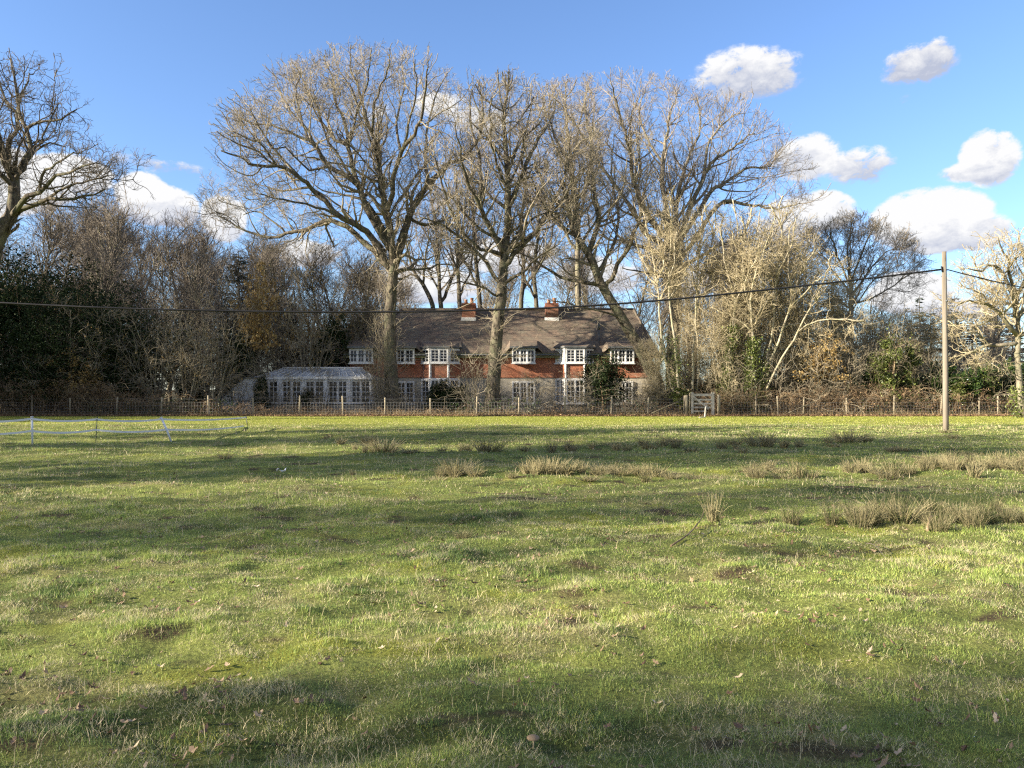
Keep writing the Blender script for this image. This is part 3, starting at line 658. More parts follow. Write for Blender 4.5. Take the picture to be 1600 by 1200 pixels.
# ------------------------------------------------------------------ house
def m_tiles(name, c1, c2, c3, sx, sy, bumpd=.02):
    m, nt, b = new_mat(name); tc = nt.nodes.new('ShaderNodeTexCoord'); sp = nt.nodes.new('ShaderNodeSeparateXYZ'); cb = nt.nodes.new('ShaderNodeCombineXYZ')
    nt.links.new(tc.outputs['Object'], sp.inputs[0]); nt.links.new(nmath(nt, 'ADD', sp.outputs[0], nmath(nt, 'MULTIPLY', sp.outputs[1], .6)), cb.inputs[0]); nt.links.new(sp.outputs[2], cb.inputs[1])
    br = nt.nodes.new('ShaderNodeTexBrick'); nt.links.new(cb.outputs[0], br.inputs['Vector']); br.inputs['Scale'].default_value = 1.0
    br.inputs['Brick Width'].default_value = sx; br.inputs['Row Height'].default_value = sy; br.inputs['Mortar Size'].default_value = .008
    br.inputs['Color1'].default_value = (*c1, 1); br.inputs['Color2'].default_value = (*c2, 1); br.inputs['Mortar'].default_value = (c1[0]*.35, c1[1]*.35, c1[2]*.35, 1)
    n = tex_noise(nt, 1.3, 5, .65); k = ramp_of(nt, n, [(.42, (0, 0, 0)), (.7, (1, 1, 1))]); n2 = tex_noise(nt, 7, 8, .85); v = ramp_of(nt, n2, [(.36, (.66, .66, .66)), (.62, (1.25, 1.25, 1.25)), (.72, (1.5, 1.5, 1.45))])
    nt.links.new(mixc(nt, 1.0, mixc(nt, k, br.outputs[0], c3), v, 'MULTIPLY'), b.inputs['Base Color']); b.inputs['Roughness'].default_value = .85
    bump(nt, b, br.outputs['Fac'], -.8, bumpd); return m
MAT['roof'] = m_tiles('roof_tiles', (.20, .145, .105), (.12, .092, .072), (.17, .15, .11), .26, .17)
MAT['hung'] = m_tiles('hung_tiles', (.52, .20, .105), (.38, .135, .075), (.36, .18, .11), .17, .11)
MAT['brick'] = m_tiles('brick', (.42, .16, .09), (.30, .11, .07), (.26, .15, .10), .22, .075, .008)
MAT['render'] = m_noise('render_wall', [(.3, (.30, .275, .22)), (.7, (.50, .46, .38))], 1.6, .9)
MAT['white'] = m_noise('white_paint', [(.3, (.72, .72, .70)), (.7, (.82, .82, .80))], 3, .5)
MAT['lead'] = m_noise('lead', [(.3, (.09, .10, .105)), (.7, (.16, .17, .175))], 2, .55)
MAT['mossy'] = m_noise('mossy_fascia', [(.3, (.09, .095, .05)), (.7, (.20, .19, .09))], 3, .9)
MAT['pot'] = m_noise('clay', [(.3, (.42, .20, .12)), (.7, (.58, .34, .22))], 4, .8)
MAT['glass_roof'] = m_noise('glass_roof', [(.35, (.24, .27, .31)), (.6, (.52, .56, .60))], .8, .18, spec=.7)
def m_glass():
    m, nt, b = new_mat('window_glass'); n = tex_noise(nt, 1.1, 3, .5); nt.links.new(ramp_of(nt, n, [(.35, (.010, .012, .015)), (.65, (.045, .048, .05))]), b.inputs['Base Color'])
    b.inputs['Roughness'].default_value = .12; b.inputs['Specular IOR Level'].default_value = .5; return m
MAT['glass'] = m_glass()
MAT['cream'] = m_noise('cream_pane', [(.3, (.60, .55, .42)), (.7, (.74, .70, .58))], 2, .8)  # even cream colour on panes of the right bay's upper left face

def window(root, a, b, z0, z1, ncas, nx, ny, label=None, glass='glass', sill=True, bars=.035):
    """casement window proud of the wall from plan point a to b (seen left to right)"""
    a = np.array(a, float); b = np.array(b, float); L = np.linalg.norm(b - a); u = (b - a) / L; w = np.array([u[1], -u[0]])
    f = MB(); B = lambda s0, s1, o0, o1, q0, q1: f.obox(a, u, w, s0, s1, o0, o1, q0, q1)
    t = .075; e = .0025
    B(0, L, .0, .11, z1 - t, z1); B(0, L, .0, .11, z0, z0 + t); B(0, t, .0, .11, z0 + t + e, z1 - t - e); B(L - t, L, .0, .11, z0 + t + e, z1 - t - e)
    cw = (L - 2 * t) / ncas
    for i in range(ncas):
        s0 = t + i * cw; s1 = s0 + cw
        if i: B(s0 - .035, s0 + .035, .0, .105, z0 + t + e, z1 - t - e)
        c0, c1 = s0 + (.037 if i else .002), s1 - (.037 if i < ncas - 1 else .002); g = .045
        B(c0, c0 + g, .03, .09, z0 + t + e, z1 - t - e); B(c1 - g, c1, .03, .09, z0 + t + e, z1 - t - e)
        B(c0 + g + e, c1 - g - e, .03, .088, z1 - t - g, z1 - t - e); B(c0 + g + e, c1 - g - e, .03, .088, z0 + t + e, z0 + t + g)
        for j in range(1, nx): s = c0 + g + (c1 - c0 - 2 * g) * j / nx; B(s - bars / 2, s + bars / 2, .04, .080, z0 + t + g + e, z1 - t - g - e)
        for j in range(1, ny): z = z0 + t + g + (z1 - z0 - 2 * t - 2 * g) * j / ny; B(c0 + g + e, c1 - g - e, .04, .077, z - bars / 2, z + bars / 2)
    fo = f.build('window', MAT['white'], root)
    if label: fo['label'] = label
    p = MB(); p.obox(a, u, w, t * .7, L - t * .7, .012, .045, z0 + t * .7, z1 - t * .7); p.build('pane', MAT[glass], fo)
    if sill: s = MB(); s.obox(a, u, w, -.06, L + .06, .0, .17, z0 - .06, z0 - e); s.build('sill', MAT['white'], fo)
    return fo

def build_house():
    D = 55.0; x = lambda p: X(p, D); z = lambda p: Z(p, D)
    root = thing('house', (x(790), D, 0), 'long two storey house with red tile hung upper walls, white ground floor and brown roof', 'house')
    root.location = (0, 0, 0)
    xl, xr = x(548), x(1018); dep = 8.5; zb, ze = 2.42, 4.0
    m = MB(); m.box(xl, xr, D, D + dep, -.2, zb); m.build('ground_floor_wall', MAT['render'], root)
    m = MB(); m.box(xl - .05, xr + .05, D - .07, D + dep + .05, zb, ze + .35); m.build('tile_hung_wall', MAT['hung'], root)
    # hipped roof with thickness; bell-cast eaves
    ov = .42; zr = Z(487, D + dep / 2); ym = D + dep / 2
    x0, x1, y0, y1 = xl - ov, xr + ov, D - ov, D + dep + ov; rx0, rx1 = X(628, ym), X(990, ym)
    def hip(x0, x1, y0, y1, z0, rx0, rx1, zr, th=.16):
        v = [(x0,y0,z0),(x1,y0,z0),(x1,y1,z0),(x0,y1,z0),(rx0,ym,zr),(rx1,ym,zr),(x0,y0,z0+th),(x1,y0,z0+th),(x1,y1,z0+th),(x0,y1,z0+th),(rx0,ym,zr+th),(rx1,ym,zr+th)]
        mb = MB(); mb.add(v, [(0,1,7,6),(1,2,8,7),(2,3,9,8),(3,0,6,9),(6,7,11,10),(8,9,10,11)]); mb.add(v, [(7,8,11),(9,6,10)]); mb.add(v, [(0,3,2,1)]); return mb
    # subdivide the front slope so it sags a little
    rf = hip(x0, x1, y0, y1, ze - .02, rx0, rx1, zr).build('roof', MAT['roof'], root)
    rd = MB(); rd.tube([(rx0, ym, zr + .17), (rx1, ym, zr + .17)], .11, 8); rd.tube([(x0, y0, ze + .15), (rx0, ym, zr + .17)], .09, 8); rd.tube([(x1, y0, ze + .15), (rx1, ym, zr + .17)], .09, 8); rd.build('ridge_tiles', MAT['roof'], rf)
    fs = MB(); fs.box(x0 - .01, x1 + .01, y0 - .05, y0 - .003, ze - .2, ze + .13); fs.build('fascia', MAT['mossy'], rf)
    gt = MB(); gt.tube([(x0, y0 - .11, ze + .02), (x1, y0 - .11, ze + .02)], .06, 8); gt.build('gutter', MAT['lead'], rf)
    # chimneys
    for (p0, p1, pt, hb, lab) in ((722, 743, 474, 492, 'shorter weathered chimney partly behind the central oak'), (852, 872, 474, 497, 'red brick chimney with white flashing and two pots')):
        y = ym - .9; cx0, cx1 = X(p0, y), X(p1, y); zt = Z(pt, y); zbv = Z(hb, y) - .8
        c = MB(); c.box(cx0, cx1, y - .3, y + .55, zbv, zt - .35); c.box(cx0 - .05, cx1 + .05, y - .35, y + .6, zt - .347, zt - .2); c.box(cx0 - .01, cx1 + .01, y - .31, y + .56, zt - .197, zt)
        ch = c.build('chimney', MAT['brick'], rf); ch['label'] = lab
        zs = ze + .14 + (y - .3 - (D - ov)) * (zr + .02 - ze) / (ym - D + ov); q = MB(); q.box(cx0 - .06, cx1 + .06, y - .36, y - .303, zs - .08, zs + .20); q.build('flashing', MAT['white'], ch)
        for s in (.28, .72):
            cx = cx0 + (cx1 - cx0) * s; h = .30 if s < .5 else .42; q = MB(); q.tube([(cx, y + .12, zt), (cx, y + .12, zt + h * .5), (cx, y + .12, zt + h * .85), (cx, y + .12, zt + h)], [.15, .125, .12, .16], 10); q.build('chimney_pot', MAT['pot'], ch)
    for px in (936,):
        q = MB(); yv = D + .8; q.tube([(X(px, yv), yv, 4.2), (X(px, yv), yv, 6.0)], .05, 7); q.tube([(X(px, yv), yv, 5.9), (X(px, yv), yv, 6.35)], .10, 8); q.build('vent_pipe', MAT['lead'], root)
    yw = D - .07
    # upper flat windows, each with a small raised eyebrow roof
    zt = 4.50
    def eyebrow(pa, pb, proj):
        a, b = x(pa) - .15, x(pb) + .15; yf = D - proj; mb = MB(); zb2 = 5.02; yb2 = D + .75
        v = [(a, yf, zt), (b, yf, zt), (b, yb2, zb2), (a, yb2, zb2)]; t = [(p[0], p[1], p[2] + .09) for p in v]; mb.add(v + t, [(3,2,1,0),(4,5,6,7),(0,1,5,4),(2,3,7,6)])
        for s, q in ((a, -1), (b, 1)):   # tapering cheeks running down to the eaves either side
            f = [(s, yf, zt + .09), (s, yb2, zb2 + .09), (s + q * .5, D - ov + .02, ze + .17), (s, yf, zt - .02), (s, yb2, zb2 - .1), (s + q * .5, D - ov + .02, ze + .04)]
            mb.add(f, [(0,1,2),(3,5,4)] if q < 0 else [(0,2,1),(3,4,5)]); mb.add(f, [(0,2,5,3),(2,1,4,5)] )
        mb.build('dormer_roof', MAT['roof'], root)
        e = MB(); e.box(a - .02, b + .02, D - proj - .06, D - proj - .003, zt - .03, zt + .11); e.build('dormer_edge', MAT['lead'], root)
    for (pa, pb, nc, lab) in ((548, 585, 3, 'three light upper window at the left end, above the conservatory'), (620, 649, 2, 'two light upper window behind the large oak trunk'), (800, 836, 3, 'three light upper window in the middle of the house'), (952, 989, 3, 'three light upper window next to the leaning oak')):
        pr = .50; a, b = x(pa), x(pb); bx = MB(); bx.box(a, b, D - pr + .02, D + .6, 3.40, zt - .003); bx.build('window_box', MAT['white'], root)
        window(root, (a, D - pr + .02), (b, D - pr + .02), 3.42, zt - .06, nc, 2, 3, lab); eyebrow(pa, pb, pr + .25)
    # canted bays on both floors
    for (p0, p1, p2, p3, lab, lg) in ((660, 674, 702, 717, 'left bay', 'glass'), (869, 883, 912, 926, 'right bay', 'cream')):
        pr = .75; A, Bp, Cp, E = (x(p0), yw), (x(p1), D - pr), (x(p2), D - pr), (x(p3), yw)
        def prism(o, z0, z1, name, mat):
            c = [(A[0] - o, D), (A[0] - o, A[1] - o * .3), (Bp[0] - o * .5, Bp[1] - o), (Cp[0] + o * .5, Cp[1] - o), (E[0] + o, E[1] - o * .3), (E[0] + o, D)]
            mb = MB(); n = 6; v = [(*p, z0) for p in c] + [(*p, z1) for p in c]; mb.add(v, [(i, (i + 1) % n, n + (i + 1) % n, n + i) for i in range(n)]); mb.add(v, [tuple(range(n))[::-1], tuple(range(n, 2 * n))]); return mb.build(name, mat, root)
        prism(0, -.2, .5, 'bay_base', MAT['render']); prism(-.01, .503, 2.38, 'bay_core', MAT['white']); prism(.015, 2.384, 3.38, 'bay_tiles', MAT['hung']); prism(-.01, 3.384, zt - .003, 'bay_core', MAT['white']); prism(.22, zt, zt + .10, 'bay_roof', MAT['lead'])
        v = [(A[0] - .2, yw - .1, zt + .1), (Bp[0] - .1, D - pr - .18, zt + .1), (Cp[0] + .1, D - pr - .18, zt + .1), (E[0] + .2, yw - .1, zt + .1), (E[0] + .1, D + .85, 5.10), (A[0] - .1, D + .85, 5.10)]
        mb = MB(); mb.add(v, [tuple(range(6))]); w2 = [(p[0], p[1], p[2] - .06) for p in v]; mb.add(w2, [tuple(range(6))[::-1]]); mb.build('dormer_roof', MAT['roof'], root)
        for (s, t, nc, nx, nm, g) in ((A, Bp, 2 if lg == 'cream' else 1, 2, 'left', lg), (Bp, Cp, 2, 2, 'front', 'glass'), (Cp, E, 1, 2, 'far', 'glass')):
            window(root, s, t, 3.42, zt - .06, nc, nx, 4, '%s facing upper window of the %s' % ({'left': 'left', 'front': 'forward', 'far': 'right'}[nm], lab), g)
            window(root, s, t, .58, 2.30, nc, nx, 4, '%s facing lower window of the %s' % ({'left': 'left', 'front': 'forward', 'far': 'right'}[nm], lab))
        for q in (Bp, Cp):
            c = MB(); c.tube([(q[0], q[1] - .02, 2.39), (q[0], q[1] - .02, 3.36)], .10, 6, False); c.build('corner_board', MAT['white'], root)
    for (pa, pb, nc) in ((620, 648, 2), (800, 836, 3), (955, 989, 3)): window(root, (x(pa), D), (x(pb), D), .55, 2.15, nc, 2, 4)
    dp = MB(); dp.tube([(x(640) + 1, yw - .08, .0), (x(640) + 1, yw - .08, 3.9)], .045, 7); dp.tube([(x(952) - .4, yw - .08, 0), (x(952) - .4, yw - .08, 3.9)], .045, 7); dp.build('drainpipe', MAT['lead'], root)
    # burglar alarm and satellite-like dark fittings seen on the roof are left to the branches
    # ---- conservatory
    Dc = 52.5; xc = lambda p: X(p, Dc); zc = lambda p: Z(p, Dc)
    c = thing('conservatory', (0, 0, 0), 'low white framed conservatory with a hipped glass roof at the left of the house', 'conservatory')
    a, b = xc(402), xc(582); m = MB(); m.box(a, b, Dc, Dc + 2.35, -.2, .55); m.build('dwarf_wall', MAT['render'], c)
    ze2 = zc(593); m = MB(); m.box(a, a + .12, Dc, Dc + 2.35, .553, ze2); m.box(b - .12, b, Dc, Dc + 2.35, .553, ze2); m.box(a + .123, b - .123, Dc + 2.2, Dc + 2.35, .553, ze2); m.build('side_wall', MAT['white'], c)
    n = 5; wds = (b - a) / n
    for i in range(n):
        s = a + i * wds; window(c, (s + .09, Dc + .06), (s + wds - .09, Dc + .06), .60, ze2 - .03, 2, 2, 4, sill=False, bars=.045)
        pm = MB(); pm.box(s - .087, s + .087, Dc - .09, Dc + .1, .553, ze2 - .003); pm.build('post', MAT['white'], c)
    fa = MB(); fa.box(a - .12, b + .12, Dc - .16, Dc + 2.45, ze2, ze2 + .2); fa.build('fascia', MAT['white'], c)
    zt2 = zc(575); v = [(a, Dc, ze2 + .2), (b, Dc, ze2 + .2), (b, Dc + 2.4, ze2 + .2), (a, Dc + 2.4, ze2 + .2), (a + 1.4, Dc + 1.3, zt2), (b - 1.0, Dc + 1.3, zt2)]
    m = MB(); m.add(v, [(0,1,5,4),(2,3,4,5)]); m.add(v, [(1,2,5),(3,0,4)]); m.add(v, [(0,3,2,1)]); gr = m.build('glass_roof', MAT['glass_roof'], c)
    rb = MB()
    for i in range(15):
        t = i / 14; p0 = np.array([a + (b - a) * t, Dc - .01, ze2 + .22]); p1 = np.array([a + 1.4 + (b - a - 2.4) * t, Dc + 1.3, zt2 + .02]); rb.tube([p0, p1], .03, 5)
    rb.tube([(a + 1.3, Dc + 1.3, zt2 + .04), (b - .9, Dc + 1.3, zt2 + .04)], .07, 6); rb.build('glazing_bars', MAT['white'], gr)
    # ---- white lean-to, half hidden by shrubs
    s = thing('outbuilding', (0, 0, 0), 'small white painted outbuilding with a sloping side, left of the conservatory', 'outbuilding')
    v0 = [(346, 632), (346, 622), (372, 600), (384, 591), (406, 591), (406, 632)]; pts = [P(px, py, 51.5) for px, py in v0]
    for q in (0, 5): pts[q][2] = -.1
    fr = [tuple(p) for p in pts]; bk = [(p[0], p[1] + 2.6, p[2]) for p in pts]; m = MB(); m.add(fr + bk, [tuple(range(6)), tuple(range(11, 5, -1))]); m.add(fr + bk, [(i, 6 + i, 6 + (i + 1) % 6, (i + 1) % 6) for i in range(6)]); m.build('wall', MAT['white'], s)
    m = MB()
    for i, j in ((1, 2), (2, 3), (3, 4)):
        p, q = np.array(fr[i]), np.array(fr[j]); up = np.array([0, 0, .07]); o = np.array([0, -.12, 0]); k = np.array([0, 2.7, 0])
        V = [p + o, q + o, q + k, p + k]; V = [w_ + np.array([0, 0, .005]) for w_ in V]; V += [w_ + up for w_ in V]; m.add(V, [(3,2,1,0),(4,5,6,7),(0,1,5,4),(1,2,6,5),(2,3,7,6),(3,0,4,7)])
    m.build('roof', MAT['lead'], s)

MAT['post_wood'] = m_noise('post_wood', [(.3, (.26, .22, .15)), (.7, (.46, .40, .29))], 6, .9, (1, 1, .15), .01)
MAT['pole_wood'] = m_noise('pole_wood', [(.3, (.10, .085, .07)), (.5, (.22, .19, .15)), (.72, (.31, .275, .225))], 5, .85, (1, 1, .06), .01)
MAT['grey_wood'] = m_noise('grey_wood', [(.3, (.26, .245, .22)), (.7, (.46, .44, .40))], 5, .85, (1, 1, .3), .005)
MAT['wire'] = m_noise('galvanised_wire', [(.3, (.16, .16, .16)), (.7, (.30, .30, .29))], 4, .5)
MAT['black'] = m_noise('black_cable', [(.3, (.012, .012, .013)), (.7, (.025, .025, .027))], 4, .5)
MAT['tape'] = m_noise('fence_tape', [(.3, (.70, .72, .72)), (.7, (.84, .86, .86))], 4, .6)
MAT['plastic'] = m_noise('white_plastic', [(.3, (.74, .76, .78)), (.7, (.84, .86, .88))], 4, .4)
MAT['dark_plastic'] = m_noise('dark_plastic', [(.3, (.05, .055, .065)), (.7, (.10, .11, .12))], 4, .5)

def build_fences():
    D = 47.0; rg = np.random.default_rng(12)
    def run(pxs, label, tall=1.12):
        f = thing('wire_fence', (0, 0, 0), label, 'fence'); xs = [X(p, D) for p in pxs]
        for x in xs:
            h = tall * rg.uniform(.94, 1.1); lx, ly = rg.normal() * .05, rg.normal() * .04; m = MB(); m.tube([(x, D, -.2), (x + lx * .5, D + ly * .5, h * .5), (x + lx, D + ly, h - .02), (x + lx, D + ly, h)], [.055, .052, .05, .03], 8); m.build('post', MAT['post_wood'], f)
        w = MB(); a, b = min(xs) - .1, max(xs) + .1; n = int((b - a) / .5); t = np.linspace(a, b, n)
        for z in (.10, .24, .40, .58, .80, 1.0): w.tubes(np.stack([t, np.full(n, D - .06), z + .012 * np.sin(t * 2.2 + z * 9)], 1)[None], np.full((1, n), .0055), 4)
        v = np.arange(a, b, .18); m2 = len(v); w.tubes(np.stack([np.stack([v, np.full(m2, D - .06), np.full(m2, .09)], 1), np.stack([v, np.full(m2, D - .06), np.full(m2, .80)], 1)], 1), np.full((m2, 2), .0045), 3)
        w.build('wire_netting', MAT['wire'], f)
    left = [-160, -90, -20, 50, 110, 182, 252, 326, 396, 468, 536, 602, 673, 745, 811, 883, 955, 1012, 1068]
    right = [1124, 1181, 1216, 1255, 1323, 1397, 1470, 1530, 1559, 1598, 1660, 1730, 1800]
    run(left, 'long post and wire stock fence left of the gate, in front of the house'); run(right, 'post and wire stock fence right of the gate, swallowed by brambles')
    g = thing('field_gate', (0, 0, 0), 'small weathered grey wooden gate with five bars and a diagonal brace', 'gate'); D2 = 46.8
    x = lambda p: X(p, D2); z = lambda p: Z(p, D2)
    for (p, w, zt) in ((1081.5, .13, 613), (1113.5, .17, 613)):
        m = MB(); m.box(x(p) - w / 2, x(p) + w / 2, D2 - .07, D2 + .07, -.1 if p > 1100 else .12, z(zt)); m.build('gate_post' if p > 1100 else 'stile', MAT['grey_wood'], g)
    for i, (py, t) in enumerate(((617, .15), (624.5, .10), (630.5, .10), (636.5, .09), (642.5, .09))):
        m = MB(); m.box(x(1081.5) + .068, x(1111) if i < 4 else x(1104), D2 - .045, D2 + .02, z(py) - t / 2, z(py) + t / 2); m.build('rail', MAT['grey_wood'], g)
    p, q = np.array([x(1083.5), D2 - .075, z(620)]), np.array([x(1107), D2 - .075, z(639)]); u = (q - p) / np.linalg.norm(q - p); nrm = np.array([-u[2], 0, u[0]]) * .055; o = np.array([0, .026, 0])
    V = [p - nrm, q - nrm, q + nrm, p + nrm]; V = V + [v + o for v in V]; m = MB(); m.add(V, [(0,1,2,3),(7,6,5,4),(0,4,5,1),(1,5,6,2),(2,6,7,3),(3,7,4,0)]); m.build('brace', MAT['grey_wood'], g)
    for (p, zt, r, lab) in ((1072, 617, .09, 'stout round post at the hinge side of the gate'), (1077, 614, .05, 'thin rough post squeezed between the round post and the gate'), (1122, 617, .085, 'round post just right of the gate')):
        m = MB(); m.tube([(x(p), D2 + .02, -.1), (x(p) + .02, D2, z(zt) * .6), (x(p) + .03, D2, z(zt) - .03), (x(p) + .03, D2, z(zt))], [r, r * .95, r * .9, r * .6], 10)
        o_ = m.build('fence_post', MAT['post_wood']); tag(o_, lab, 'post', 'posts beside the gate')
    d = 44.0; m = MB(); m.tube(smooth_line([P(1101, 653, d), P(1102, 645, d), P(1102.5, 637, d), P(1105, 634, d + .6)], 8), np.linspace(.06, .035, 8), 7); m.tube([P(1102, 652, d), P(1092, 652.5, d - .3)], [.05, .03], 6)
    tag(m.build('dead_branch', MAT['grey_wood']), 'short crooked dead branch stuck in the grass in front of the gate', 'dead branch')
    m = MB(); d = 46.0
    m.tube(smooth_line([P(1018, 646, d), P(1040, 636, d), P(1066, 624, d + .4)], 9), np.linspace(.045, .025, 9), 7); m.tube(smooth_line([P(1044, 634, d), P(1058, 629, d), P(1068, 618, d + .6)], 7), np.linspace(.025, .012, 7), 5)
    tag(m.build('fallen_branch', MAT['oak_bark']), 'long fallen pole leaning on the fence left of the gate', 'fallen branch')
    m = MB(); m.tube(smooth_line([P(1232, 645, d), P(1250, 637, d), P(1272, 627, d + .3), (P(1300, 600, d + 1))], 10), np.linspace(.035, .012, 10), 6)
    tag(m.build('fallen_branch', MAT['oak_bark']), 'pale fallen branch sloping out of the brambles right of the gate', 'fallen branch')
    # electric fence paddock
    e = thing('electric_fence', (0, 0, 0), 'temporary electric fence of two white tapes on plastic posts', 'fence')
    posts = [(-70, 695, -72, 655, 'plastic', 22.5), (51, 692, 50, 652, 'plastic', 23.0), (150, 688, 152, 653, 'dark_plastic', 24.0), (268, 687, 252, 653, 'plastic', 24.6), (387, 668, 385, 651, 'plastic', 31.0)]
    top = []; low = []
    for (bx, by, tx, ty, mt, d) in posts:
        d = ground_d(by); b, t = P(bx, by, d), P(tx, ty, d); b2 = b.copy(); b2[2] = -.08; m = MB(); r = .036 if mt == 'plastic' and bx < 380 else .014
        m.tube([b2, b + (t - b) * .5, t], [r * .8, r, r], 6); m.tube([t, t + (t - b) * .03], [r * 1.5, r * 1.2], 6)
        for s in (.55, .93): m.tube([b + (t - b) * s + np.array([-.02, -.02, 0]), b + (t - b) * s + np.array([.03, -.045, .01])], .014, 5)
        m.build('post', MAT[mt if bx < 380 else 'dark_plastic'], e); top.append(b + (t - b) * .94 - np.array([0, .04, 0])); low.append(b + (t - b) * .47 - np.array([0, .04, 0]))
    low[-1] = P(385, 665, 32.5) * 1.0; low[-1][1] = top[-1][1]
    for L_, sag in ((top, .06), (low, .07)):
        w = MB(); pts = []
        for i in range(len(L_) - 1):
            for t in np.linspace(0, 1, 10)[: 10 if i == len(L_) - 2 else 9]:
                p = L_[i] * (1 - t) + L_[i + 1] * t; p = p.copy(); p[2] -= sag * 4 * t * (1 - t); pts.append(p)
        pts = np.array(pts); n = len(pts); h = np.array([0, 0, .030]); o = np.array([0, .004, 0]); V = np.concatenate([pts - h, pts + h, pts - h + o, pts + h + o]); i = np.arange(n - 1)
        w.add(V, np.concatenate([np.stack([i, i + 1, n + i + 1, n + i], 1), np.stack([2*n + i, 3*n + i, 3*n + i + 1, 2*n + i + 1], 1), np.stack([n + i, n + i + 1, 3*n + i + 1, 3*n + i], 1)])); w.build('tape', MAT['tape'], e)

def build_pole():
    by = 672.0; d = ground_d(by); root = thing('utility_pole', (0, 0, 0), 'single tall weathered wooden pole standing in the field, carrying a cable', 'utility pole')
    b, t = P(1477.5, by, d), P(1476, 393, d); m = MB(); pts = smooth_line([b - np.array([0, 0, .3]), b + (t - b) * .4 + np.array([.01, 0, 0]), b + (t - b) * .8, t], 14); m.tube(pts, np.linspace(.108, .080, 14), 18); m.build('shaft', MAT['pole_wood'], root)
    k = P(1476, 421, d); m = MB(); m.tube([k + np.array([-.10, -.05, -.10]), k + np.array([-.14, -.05, .12])], .03, 7); m.tube([k + np.array([-.14, -.05, -.02]), k + np.array([.14, -.05, -.02])], .022, 6); m.build('bracket', MAT['black'], root)
    m = MB(); m.tube([k + np.array([.0, -.115, .3]), k + np.array([.0, -.125, -2.5])], .008, 5); m.build('staple_wire', MAT['wire'], root)
    m = MB(); m.tube([P(1476.5, 470, d) + np.array([0, -.13, 0]), P(1476.5, 472, d) + np.array([0, -.15, 0])], .05, 4); m.build('number_plate', MAT['lead'], root)
    pl = thing('utility_pole', (0, 0, 0), 'far wooden pole outside the field, where the cable runs to', 'utility pole')
    C = [(-620, 440), (-300, 456), (0, 473), (200, 482), (400, 486.5), (560, 487.5), (700, 486), (830, 482), (900, 479), (1000, 472), (1100, 463), (1200, 452.5), (1340, 437), (1471, 421)]
    pts = smooth_line([P(px, py, 27.5 + (d - 27.5) * (px + 620) / 2091 - .0) for px, py in C], 120); m = MB(); m.tube(pts, .038, 6); tag(m.build('overhead_cable', MAT['black']), 'thick black cable sagging from the pole across the whole view to the left', 'cable')
    C = [(1481, 421), (1520, 431), (1600, 449), (1750, 473), (1950, 490)]
    m = MB(); m.tube(smooth_line([P(px, py, d + (px - 1481) * .008) for px, py in C], 40), .021, 6); tag(m.build('overhead_cable', MAT['black']), 'short black cable running down from the pole to the right', 'cable')
    e = P(-620, 430, 27.5); m = MB(); m.tube([(e[0], e[1], -.2), (e[0], e[1], e[2] + .5)], [.14, .1], 12); m.build('shaft', MAT['pole_wood'], pl)
